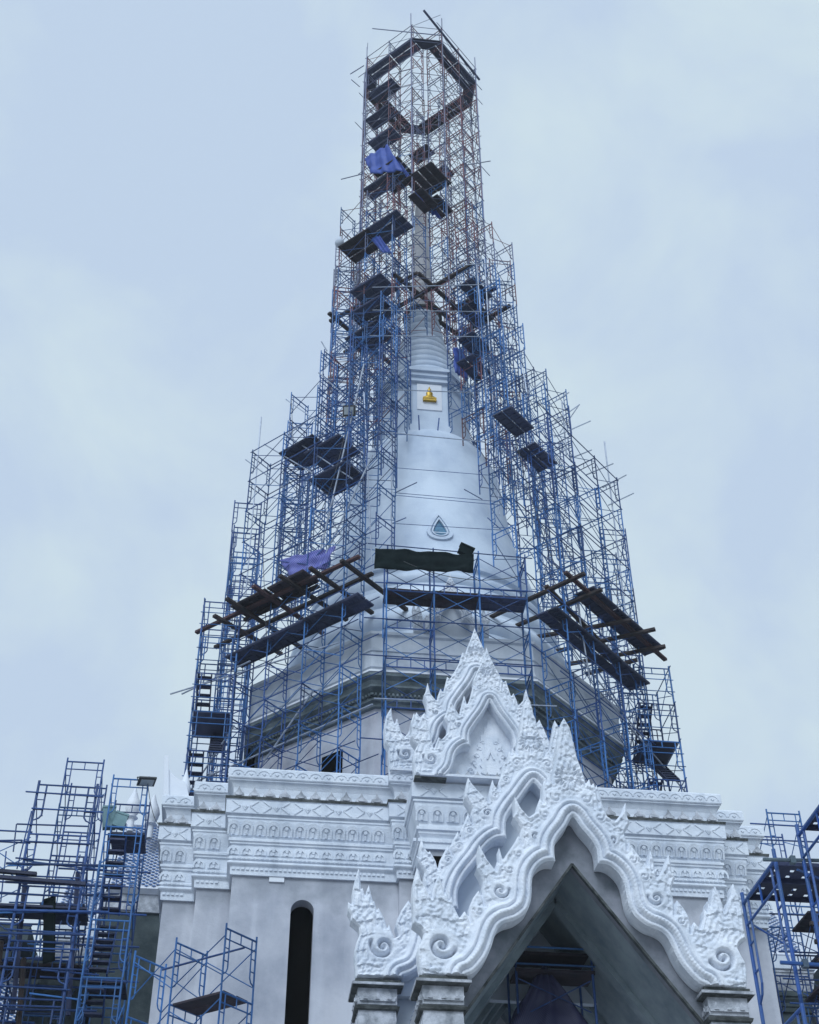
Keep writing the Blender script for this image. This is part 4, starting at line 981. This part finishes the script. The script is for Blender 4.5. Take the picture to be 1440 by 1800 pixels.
# ================================================================== SIDE WINGS (same porch, turned to the left and right)
def copy_tree(o, parent):
    c = o.copy(); COL.objects.link(c); c.parent = parent
    for ch in list(o.children): copy_tree(ch, c)
    return c
bud_prof = [(.10,0),(.10,.45),(.20,.5),(.12,.55),(.20,.72),(.24,.9),(.20,1.1),(.10,1.35),(.03,1.6),(0.0,1.65)]
wing_names = ('bay_diamond_band','bay_arch_band','bay_moulding','bay_wall','roof','arch_relief','diamond_relief','dentil_row')
pchildren = list(porch.children)
for rz, lab in ((-math.pi/2, 'blue tiled side wing of the pagoda behind the left scaffold towers'), (math.pi/2, 'side wing of the pagoda half hidden behind the right scaffold towers')):
    wg = thing('side_wing', lab, 'building', 'side wings', rotz=rz)
    nroof = 0
    for ch in pchildren:
        nm = ch.name.split('.')[0]
        if nm not in wing_names: continue
        if nm == 'roof':
            nroof += 1
            if nroof in (4, 8): continue
        copy_tree(ch, wg)
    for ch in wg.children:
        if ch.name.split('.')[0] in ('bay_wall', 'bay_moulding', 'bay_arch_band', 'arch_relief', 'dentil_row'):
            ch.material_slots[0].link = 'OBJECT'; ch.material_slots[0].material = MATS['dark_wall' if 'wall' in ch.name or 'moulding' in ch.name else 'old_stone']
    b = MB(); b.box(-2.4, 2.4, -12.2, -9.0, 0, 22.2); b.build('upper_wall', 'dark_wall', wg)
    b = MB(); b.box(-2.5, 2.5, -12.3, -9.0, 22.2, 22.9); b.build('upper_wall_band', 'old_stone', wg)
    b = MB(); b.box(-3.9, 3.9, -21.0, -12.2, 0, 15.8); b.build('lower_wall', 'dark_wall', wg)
    for s in (-1, 1):
        tile_roof(wg, (0, -21.0, 21.4), (0, -14.4, 21.4), (s*4.4, -21.0, 16.0), (s*4.4, -14.4, 16.0))
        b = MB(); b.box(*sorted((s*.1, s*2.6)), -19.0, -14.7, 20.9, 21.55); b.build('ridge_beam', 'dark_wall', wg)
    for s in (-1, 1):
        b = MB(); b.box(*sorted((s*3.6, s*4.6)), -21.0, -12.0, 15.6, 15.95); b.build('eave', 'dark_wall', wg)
    for bx_, by_ in ((228, 1462), (262, 1474)):
        q_ = onY(bx_, by_, -1.6); sg = -1 if rz < 0 else 1
        l_ = lathe('roof_bud', bud_prof, 'white_paint', wg, n=12, loc=(1.6*(-sg if rz < 0 else -1), q_[0], q_[2])); l_.scale = (1.25, 1.25, 1.15)
# corner fin with curved wing and bud at the left end of the parapet
par_ = thing('corner_parapet', 'thin white fin with a curved wing at the left corner of the cornice', 'parapet')
q = [onY(x, y, -9.2) for x, y in ((287.5,1404),(297,1404),(296.5,1332),(289.5,1332))]
b = MB(); b.extrude([(p[0], p[2]) for p in q], -9.35, -9.0); b.build('fin', 'white_paint', par_)
q = [onY(x, y, -9.2) for x, y in ((296,1404),(333,1404),(326,1376),(316,1372),(306,1365),(300,1358),(296,1352))]
b = MB(); b.extrude([(p[0], p[2]) for p in q], -9.25, -9.12); b.build('curved_wing', 'white_paint', par_)
p = onY(325, 1385, -9.0); l_ = lathe('bud', bud_prof, 'white_paint', par_, n=12, loc=(p[0], p[1], 22.9)); l_.scale = (.8, .8, 1.0)

# small niche gable on the drum's front face
nic = thing('niche_gable', 'small white gable with scroll ends on the drum behind the front scaffold', 'gable')
sc_ = .62; yn = -7.35
for ch in (topg,):
    c = copy_tree(ch, nic)
zsrc = 21.77
nic.scale = (sc_, sc_, sc_); nic.location = (0, yn-YT*sc_, 31.9-zsrc*sc_)
b = MB(); b.extrude([(0, 24.6), (-2.0, 21.8), (-2.3, 19.6), (2.3, 19.6), (2.0, 21.8)], YT+.3, YT+1.2); b.build('niche_wall', 'grey_band', nic)

# ================================================================== OTHER SCAFFOLDS
def tower(par, x, y, ztop, n, ang=0.0, w_=1.2, mix=('blue','navy'), next_=None, braces=True):
    """stack of frames whose top bar sits at ztop, going down n lifts; next_ = vector to the neighbouring frame"""
    for k in range(n):
        z = ztop-1.68-k*LIFT
        obj('scaffold_frame', FR[random.choice(mix)], par, (x, y, z), rot=(jit(.006), jit(.006), ang), scale=(w_/1.2, 1, 1))
        if next_ is not None and braces:
            a2 = math.atan2(next_[1], next_[0]); l = math.hypot(*next_)
            for s in (0, w_):
                obj('cross_brace', BR[random.choice(mix)], par, (x+s*math.cos(ang), y+s*math.sin(ang), z), rot=(0, 0, a2), scale=(l/1.83, 1, 1))
def deckp(par, x0, x1, y0, y1, z, m='plank_dark', name='plank'):
    n = max(1, int(round((y1-y0)/.5))); st = (y1-y0)/n
    for i in range(n):
        b_ = MB(); b_.box(x0, x1, y0+i*st+.02, y0+(i+1)*st-.02, z-.05, z+.02); b_.build(name, m, par)
# left: towers beside the wing
lt = thing('scaffold_tower', 'dark blue scaffold tower with a leaning dark board in the lower left', 'scaffold tower', 'free standing scaffold towers')
for y, zt_ in ((-8.4, 24.9), (-6.6, 24.9), (-5.0, 21.0)): tower(lt, -13.5, y, zt_, 14, 0, 1.22, ('navy','navy','blue'), (0, 1.8) if y == -8.4 else None)
zt2_ = onY(140, 1383, -10.2)[2]
for y in (-10.2,): tower(lt, -14.0, y, zt2_, 13, 0, 1.85, ('navy',), (0, 1.8))
for k in range(15):
    z = zt2_-k*LIFT*.33-.3
    ledger(lt, (-14.3+jit(.3), -10.25, z), (-11.9+jit(.5), -10.25, z+jit(.05)), .024, 'scaffold_navy')
for z in (20.2, 19.6, 18.7, 18.0): ledger(lt, (-14.6+jit(.3), -10.4, z), (-11.6+jit(.5), -10.4, z+jit(.1)), .035, 'scaffold_navy')
deckp(lt, -14.6, -11.9, -10.2, -9.2, 19.0); deckp(lt, -14.5, -12.0, -8.4, -7.2, 17.9, 'plank_brown'); deckp(lt, -13.6, -12.2, -8.3, -6.7, 19.9)
timber(lt, (-15.9, -10.5, 19.75), (-12.0, -10.5, 19.6), .15, .10, 'plank_dark'); timber(lt, (-17.5, -10.5, 20.0), (-13.5, -10.5, 19.85), .15, .10, 'plank_dark')
for x in (-14.0, -12.4): timber(lt, (x, -9.6, 20.4), (x+.35, -9.4, 16.0), .11, .11, 'plank_dark')
b = MB(); b.beam((-13.05, -10.1, 19.3), (-12.8, -9.8, 17.4), .45, .06); b.build('leaning_board', 'tarp_black', lt)
ls = thing('stair_tower', 'blue scaffold stair tower with a floodlight, against the tiled side wing', 'scaffold tower', 'scaffold stair towers')
zs_ = onY(223, 1370, -9.6)[2]
for y in (-9.6, -7.8): tower(ls, -11.75, y, zs_, 13, 0, 1.15, ('navy','blue'), (0, 1.8) if y == -9.6 else None)
tower(ls, -11.6, -11.2, zs_-2.2*LIFT, 11, 0, 1.15, ('blue',), (0, 1.6))
deckp(ls, -11.6, -10.5, -9.6, -8.2, zs_-1.1*LIFT, 'plank_dark', 'landing')
deckp(ls, -11.6, -10.5, -9.6, -8.2, zs_-3.9*LIFT, 'plank_dark', 'landing')
for f_ in range(3):
    fl = obj('stair_flight', None, ls); zt_ = zs_-(1.1+f_*1.4)*LIFT
    for q in range(7):
        b_ = MB(); z = zt_-.25-q*.30; y = -9.5+(q*.2 if f_ % 2 == 0 else 1.2-q*.2); b_.box(-11.62, -11.1, y-.14, y+.14, z-.03, z+.03); b_.build('tread', 'plank_dark', fl)
    for x in (-11.64, -11.08):
        b_ = MB(); ya_, yb__ = (-9.5, -8.2) if f_ % 2 == 0 else (-8.2, -9.5); b_.beam((x, ya_, zt_), (x, yb__, zt_-2.2), .05, .12); b_.build('stringer', 'scaffold_navy', fl)
for z in (zs_-1.9*LIFT, zs_-2.7*LIFT, zs_-3.3*LIFT, zs_-3.9*LIFT): ledger(ls, (-13.0, -9.7, z), (-10.2+jit(.2), -9.7, z+jit(.04)), .028, 'scaffold_navy')
lw = thing('wing_scaffold', 'run of dark blue scaffold frames in front of the left wing roof', 'scaffold', 'free standing scaffold towers')
zw = onY(40, 1462, -9.4)[2]
for i in range(3): tower(lw, -15.9-1.83*i, -9.4, zw, 12, math.pi/2, 1.2, ('navy','blue'), (1.83, 0))
for k in range(5): truss(lw, (-19.6, -9.4, zw-k*LIFT), (-14.05, -9.4, zw-k*LIFT), .38)
deckp(lw, -19.5, -14.2, -9.3, -8.3, zw-2.0*LIFT); deckp(lw, -17.5, -13.8, -9.4, -8.4, zw-4.1*LIFT); deckp(lw, -19.5, -14.0, -9.4, -8.6, zw-5.5*LIFT)
for k in range(7):
    z = zw-(2.5+k*.62)*LIFT; ledger(lw, (-19.8, -9.5, z), (-13.4+jit(.6), -9.5, z+jit(.1)), .04, 'scaffold_navy')
for k in range(4): timber(lw, (-15.8+k*.75, -9.8+jit(.2), zw-1.6*LIFT-k*.5), (-15.5+k*.8+jit(.4), -9.4, zw-6.4*LIFT), .12, .12)
# low scaffold at 45 degrees in front of the left wall
ll = thing('scaffold_tower', 'light blue scaffold with one plank deck in front of the grey left wall', 'scaffold tower', 'free standing scaffold towers')
zl = 16.7
for i, (x, y) in enumerate(((237,1680),(310,1657),(398,1632))):
    p = onZ(x, y, zl); nx = onZ(*((310,1657),(398,1632),(398,1632))[i], zl)
    tower(ll, p[0], p[1], zl, 9, R(46), 1.22, ('blue',), ((nx[0]-p[0]), (nx[1]-p[1])) if i < 2 else None)
p = onZ(310, 1657, zl); q = onZ(398, 1632, zl); d_ = np.array([math.cos(R(46)), math.sin(R(46)), 0])
for i, lv in ((0, 1), (1, 1), (0, 2), (1, 2)):
    b_ = MB(); o_ = d_*(.1+.5*i); zz_ = -LIFT*lv+.02
    a_ = p if lv == 1 else onZ(237, 1680, zl)
    c_ = q if lv == 1 else p
    b_.beam(a_+o_+d_*.22+np.array([0,0,zz_]), c_+o_+d_*.22+np.array([0,0,zz_]), .46, .06); b_.build('plank', 'plank_brown', ll)
ledger(ll, onZ(285, 1705, zl-.7), onZ(430, 1666, zl-.3), .026, 'scaffold_navy')
# right: far tower beside the right wing
rt = thing('scaffold_tower', 'distant blue scaffold tower behind the right end of the cornice', 'scaffold tower', 'free standing scaffold towers')
for y, zt_ in ((-8.4, 24.4), (-6.6, 24.4)): tower(rt, 10.95, y, zt_, 14, 0, 1.2, ('navy','blue'), (0, 1.8) if y == -8.4 else None)
for y, zt_ in ((-8.4, 23.0), (-6.6, 23.0)): tower(rt, 12.7, y, zt_, 13, 0, 1.2, ('navy','blue'), (0, 1.8) if y == -8.4 else None)
for z in (23.9, 23.3, 22.6, 21.9, 20.6, 19.3, 18.4, 17.6): ledger(rt, (10.4+jit(.3), -8.5, z), (15, -8.5, z+jit(.05)), .026, 'scaffold_navy')
rs = thing('wing_scaffold', 'crowded dark scaffold decks under the right edge of the picture', 'scaffold', 'free standing scaffold towers')
for i in range(3): tower(rs, 11.0+1.7*i, -10.4, 19.8-.4*i, 11, 0, 1.2, ('navy',), (0, 1.8))
for z in (19.9, 18.6, 17.5, 16.5, 15.6): deckp(rs, 10.9+jit(.2), 14.8, -10.4, -8.9+jit(.2), z, random.choice(('plank_dark','plank_brown')))
for k in range(8): timber(rs, (10.8+jit(.3), -10.6, 19.4-k*.6), (14.8, -10.6, 19.3-k*.6+jit(.2)), .12, .12)
# right: close scaffold
NB = frame_mesh('scaffold_frame', 'near_blue', 1.22, .0235, 1.70, 12)
near = thing('near_scaffold', 'thick bright blue scaffold frames close up at the lower right edge', 'scaffold')
for X_ in (-.86, .95):
    for k in range(5): obj('scaffold_frame', NB, near, (X_, -35.4, 8.7-1.68-k*LIFT), rot=(0, 0, -math.pi/2))
for X_ in (-.56, 1.2):
    for k in range(5): obj('scaffold_frame', NB, near, (X_, -36.72, 8.98-1.68-k*LIFT), rot=(0, 0, -math.pi/2))
def steel_plank():
    b_ = MB(); c = .05; nx, ny = 36, 9
    for i in range(nx):
        for j in range(ny):
            if i % 4 == 2 and j % 3 == 1: continue
            x, y = i*c, j*c; b_.add([(x,y,0),(x+c,y,0),(x+c,y+c,0),(x,y+c,0)], [(0,1,2,3)])
    b_.box(0, nx*c, -.02, 0, -.05, .0); b_.box(0, nx*c, ny*c, ny*c+.02, -.05, .0)
    return b_.mesh('steel_plank', 'plank_dark')
SP_ = steel_plank()
for i in range(2): obj('plank', SP_, near, (-.86, -36.50+i*.5, 8.74))
for i in range(2): obj('plank', SP_, near, (-.56, -37.85+i*.5, 9.02))
ledger(near, onY(1342, 1511, -36.72), onY(1500, 1514, -36.72), .0205, 'near_steel')
ledger(near, onY(1372, 1692, -36.72), onY(1500, 1700, -36.72), .020, 'near_blue')
ledger(near, onY(1318, 1622, -35.4), onY(1400, 1672, -36.0), .012, 'near_blue')
ledger(near, onY(1402, 1529, -36.7), onY(1480, 1560, -36.2), .014, 'near_blue')
for x, y in ((1393, 1512), (1415, 1694)):
    p = onY(x, y, -36.72); b = MB(); b.box(p[0]-.03, p[0]+.03, p[1]-.04, p[1]+.03, p[2]-.05, p[2]+.04); b.build('clamp', 'near_steel', near)
# scaffold standing inside the porch
pi_ = thing('porch_scaffold', 'small scaffold with two planks standing inside the dark porch vault', 'scaffold')
yf, yr = -20.9, -19.9
for a, c, Yp in (((905,1662),(911,1830),yf),((1033,1612),(1049,1830),yf),((891,1682),(894,1830),yr),((1016,1690),(1026,1830),yr)):
    p0 = onY(*a, Yp); p1 = onY(*c, Yp); ledger(pi_, (p0[0], Yp, p0[2]), (p0[0], Yp, 1.2), .026, 'scaffold_navy', 'standard')
for a, c in (((907,1683),(1030,1690)),((910,1713),(1033,1719))):
    p0 = onY(*a, yf+.3); p1 = onY(*c, yf+.3); b = MB(); b.box(p0[0]-.1, p1[0]+.1, yf-.05, yf+.75, p0[2]-.05, p0[2]+.02); b.build('plank', 'plank_brown', pi_)
    ledger(pi_, (p0[0]-.1, yf-.1, p0[2]+.1), (p1[0]+.1, yf-.1, p0[2]+.1), .02, 'scaffold_blue')
p0 = onY(911, 1720, yf); p1 = onY(1040, 1780, yf); ledger(pi_, p0, p1, .013, 'scaffold_navy', 'brace'); ledger(pi_, onY(911,1790,yf), onY(1038,1725,yf), .013, 'scaffold_navy', 'brace')
p = onY(1033, 1607, yf); b = MB(); b.box(p[0]-.16, p[0]+.16, yf-.10, yf+.10, p[2]-.09, p[2]+.04); b.build('head_plate', 'timber', pi_)

# ================================================================== TARPS, LAMPS, BOXES
def cloth(name, c4, m, nu=24, nv=14, amp=.05, sag=0.0, nrm=None):
    P00, P10, P11, P01 = [Vector(p) for p in c4]
    n_ = ((P10-P00).cross(P01-P00)).normalized(); V, F_ = [], []
    for j in range(nv+1):
        for i in range(nu+1):
            u, v = i/nu, j/nv; p = (P00*(1-u)+P10*u)*(1-v)+(P01*(1-u)+P11*u)*v
            p = p+n_*(amp*(math.sin(u*17+3*v)+.6*math.sin(u*31+9*v+1)+.5*math.sin(v*13))*.5)
            p.z -= sag*math.sin(math.pi*u)*math.sin(math.pi*min(1, v*1.0))
            V.append(tuple(p))
    for j in range(nv):
        for i in range(nu): a = j*(nu+1)+i; F_.append((a, a+1, a+nu+2, a+nu+1))
    me_ = bpy.data.meshes.new(name); me_.from_pydata(V, [], F_); me_.materials.append(MATS[m])
    uv = me_.uv_layers.new(name='UVMap')
    for lp in me_.loops: k = lp.vertex_index; uv.data[lp.index].uv = ((k % (nu+1))/nu*2, (k//(nu+1))/nv)
    me_.polygons.foreach_set('use_smooth', [True]*len(me_.polygons))
    o_ = obj(name, me_); md = o_.modifiers.new('thick', 'SOLIDIFY'); md.thickness = .012; return o_
def px4(pts, deg, k): return [onP(x, y, nvec(deg), k) for x, y in pts]
t1 = cloth('tarpaulin', px4([(490,984),(592,960),(572,1000),(510,1014)], FL, 8.95), 'tarp_stripe', amp=.10)
tag(t1, 'violet blue striped tarpaulin hung on the left side of the bell scaffold', 'tarpaulin')
t2 = cloth('tarpaulin', px4([(660,963),(833,975),(832,1006),(658,1000)], FC, 9.12), 'tarp_black', amp=.10, sag=.12)
tag(t2, 'black green tarpaulin stretched along the front scaffold rail below the drop window', 'tarpaulin')
t3 = cloth('tarpaulin', px4([(640,278),(682,254),(708,300),(652,306)], FL, 3.25), 'tarp_blue', amp=.12)
tag(t3, 'blue tarpaulin tied high on the left of the spire scaffold tower', 'tarpaulin')
t4 = cloth('tarpaulin', px4([(690,272),(702,284),(780,388),(752,372)], FC, 2.6), 'tarp_blue', amp=.10)
tag(t4, 'narrow blue tarpaulin strip hanging diagonally over the spire tip', 'tarpaulin')
t6 = cloth('tarpaulin', px4([(652,420),(668,414),(690,446),(672,444)], FL, 4.6), 'tarp_blue', amp=.08, nu=10, nv=8)
tag(t6, 'small blue tarpaulin scrap on the left of the upper scaffold tier', 'tarpaulin')
t7 = cloth('tarpaulin', px4([(798,610),(815,615),(822,668),(800,655)], FRR, 3.5), 'tarp_blue', amp=.10, nu=10, nv=14)
tag(t7, 'dark blue tarpaulin hanging right of the ringed spire', 'tarpaulin')
a = onY(948, 1716, -20.2)
b0, b1 = onY(880, 1830, -20.2), onY(1030, 1830, -20.2)
tp = thing('porch_tarpaulin', 'dark striped tarpaulin tent hanging from the plank inside the porch', 'tarpaulin')
for s, e_ in ((0, b0), (1, b1)):
    o_ = cloth('tarpaulin_side', [(a[0]-.05+.1*s, -20.6, a[2]), (a[0]+.05*s, -19.6, a[2]), (e_[0], -19.4, e_[2]), (e_[0], -20.8, e_[2])], 'tarp_porch', 10, 20, .06); o_.parent = tp
o_ = cloth('tarpaulin_front', [(a[0]-.05, -20.75, a[2]), (a[0]+.05, -20.75, a[2]), (b1[0], -20.95, b1[2]), (b0[0], -20.95, b0[2])], 'tarp_porch', 16, 20, .08); o_.parent = tp
def floodlight(label, p, rot, s=1.0):
    t = thing('floodlight', label, 'floodlight'); t.location = p; t.rotation_euler = rot; t.scale = (s, s, s)
    b_ = MB(); b_.box(-.32,.32,-.05,.05,-.25,.25); b_.box(-.36,.36,-.02,.04,-.29,.29); b_.build('housing', 'lamp_body', t)
    b_ = MB(); b_.box(-.27,.27,-.062,-.052,-.20,.20); b_.build('lens', 'lamp_glass', t)
    b_ = MB(); b_.poly_tube([(-.36,.05,0),(-.38,.2,0),(.38,.2,0),(.36,.05,0)], .025); b_.tube((0,.2,0),(0,.35,-.25),.03); b_.build('bracket', 'lamp_body', t)
    return t
floodlight('square floodlight with pale lens on the left bell scaffold', pl_px((614,722), FL, 8.85), (R(35), R(14), R(-25)), .82)
floodlight('black floodlight on the top corner of the left stair tower', (onY(258,1374,-9.75)), (R(80), R(-8), R(15)), .8)
sk = thing('white_sack', 'small white sack hanging at the upper left corner of the scaffold', 'sack')
p = pl_px((597, 427), FL, 4.9)
l_ = lathe('sack_body', [(0.02,.55),(.10,.45),(.14,.3),(.24,.12),(.26,-.05),(.2,-.22),(.08,-.3),(0,-.31)], 'net_white', sk, n=14); sk.location = p
ledger(sk, (0,0,.5), (.1,.0,1.2), .012, 'lamp_body', 'rope')
for k, (x, y, s_) in enumerate(((192,1437,.46),(212,1441,.44))):
    p = onY(x, y, -9.3); b_ = MB(); b_.box(-s_*.45, s_*.45, -.12, .12, -.40+.1*k, .35-.15*k)
    b_.box(-s_*.48, s_*.48, -.14, .14, .29-.15*k, .36-.15*k)
    o_ = b_.build('storage_box', 'box_green'); o_.location = p; o_.rotation_euler = (0, R(-8 if k == 0 else 12), R(10))
    tag(o_, ('taller pale green box on the left stair tower platform', 'shorter pale green box leaning at the right of its taller twin')[k], 'box', 'green boxes')
p = onY(819, 968, -9.05); b_ = MB(); b_.box(-.28,.28,-.12,.12,-.2,.2); b_.box(-.3,.3,-.14,.14,.12,.2); o_ = b_.build('speaker_box', 'tarp_black'); o_.location = p; o_.rotation_euler = (R(10), R(18), R(10))
tag(o_, 'black box on the rail at the right end of the black tarpaulin', 'box')
# extra clutter on the dark left scaffolds: boards, tubes, hanging sheets
for k in range(26):
    x = random.uniform(-19, -12.2); z = random.uniform(14.5, 19.6); y = random.uniform(-9.9, -7.2)
    ledger(lw, (x-random.uniform(.6, 2.2), y, z), (x+random.uniform(.4, 1.6), y+jit(.3), z+jit(.15)), .03, random.choice(('scaffold_navy','scaffold_blue','scaffold_navy')))
for k in range(9):
    x = random.uniform(-18.5, -13.0); z = random.uniform(14.5, 18.6); y = random.uniform(-9.2, -7.0)
    deckp(lw, x, x+random.uniform(1.2, 2.2), y, y+.5, z, 'plank_dark')
for k in range(5): tower(lw, -14.3-1.3*k, -7.3+jit(.3), 19.4-.25*k, 10, R(90), 1.2, ('navy',), None)
# dark shade sheets hung on the left scaffolds
for k, (c4, lab) in enumerate((([(-13.9,-7.0,18.6),(-11.9,-7.0,18.4),(-11.9,-6.9,15.0),(-14.0,-6.9,14.8)], 'dark green shade sheet between the left towers under the tiled wing'),
                               ([(-17.5,-6.8,19.0),(-14.4,-6.8,19.2),(-14.5,-6.7,17.9),(-17.4,-6.7,17.6)], 'dark shade sheet hung across the far left scaffold frames'))):
    o_ = cloth('shade_sheet', c4, 'dark_wall', amp=.12); tag(o_, lab, 'tarpaulin')
# loose cables and ropes
def cable(par, p0, p1, sag, r=.012, m='lamp_body', n=14):
    p0 = Vector(p0); p1 = Vector(p1); b_ = MB(); pts = []
    for i in range(n+1):
        t = i/n; q = p0.lerp(p1, t); q.z -= sag*4*t*(1-t); pts.append(q)
    b_.poly_tube(pts, r, 5); return b_.build('cable', m, par)
cable(ls, onY(260, 1378, -9.7), onY(284, 1452, -9.7), .35)
cable(scL, pl_px((512,700), FL, 8.7), pl_px((516,790), FL, 8.7), .0, .014)
cable(scL, pl_px((462,960), FL, 8.8), pl_px((470,1150), FL, 8.8), .1, .014)
cable(scL, pl_px((614,728), FL, 8.9), pl_px((560,905), FL, 8.8), .8, .014)
cable(scR, pl_px((905,765), FRR, 8.8), pl_px((985,1010), FRR, 8.8), .9, .014)
cable(scR, pl_px((1083,1000), FRR, 8.8), pl_px((1086,1075), FRR, 8.8), .05, .016)
cable(scF, (-2.2, -9.1, 34.0), (2.4, -9.1, 33.6), .5, .014)
cable(scT, pl_px((800,200), FRR, 3.2), pl_px((812,420), FRR, 3.2), .6, .014)
# faint haze volume added round the site to lift the blacks
hz = MB(); hz.box(-60, 60, -58, 60, -1.0, 86.0)
ho = hz.build('haze', 'ground'); ho['kind'] = 'stuff'
hm = bpy.data.materials.new('haze'); hm.use_nodes = True; ht = hm.node_tree; ht.nodes.clear()
ho_out = ht.nodes.new('ShaderNodeOutputMaterial'); pv = ht.nodes.new('ShaderNodeVolumePrincipled')
pv.inputs['Color'].default_value = (0.85, 0.92, 1.0, 1); pv.inputs['Density'].default_value = 0.0005; pv.inputs['Anisotropy'].default_value = 0.2
ht.links.new(pv.outputs[0], ho_out.inputs['Volume']); ho.data.materials.clear(); ho.data.materials.append(hm)
# more tubes tangled in front of the left wing
for k in range(30):
    x = random.uniform(-15.0, -11.2); z = random.uniform(15.5, 21.5); y = random.uniform(-10.4, -7.5); l = random.uniform(1.0, 2.4)
    if k % 3: ledger(lt, (x-l/2, y, z), (x+l/2, y+jit(.2), z+jit(.12)), .024, random.choice(('scaffold_navy','scaffold_blue')))
    else: ledger(lt, (x, y, z-l/2), (x+jit(.5), y+jit(.3), z+l/2), .022, 'scaffold_navy')
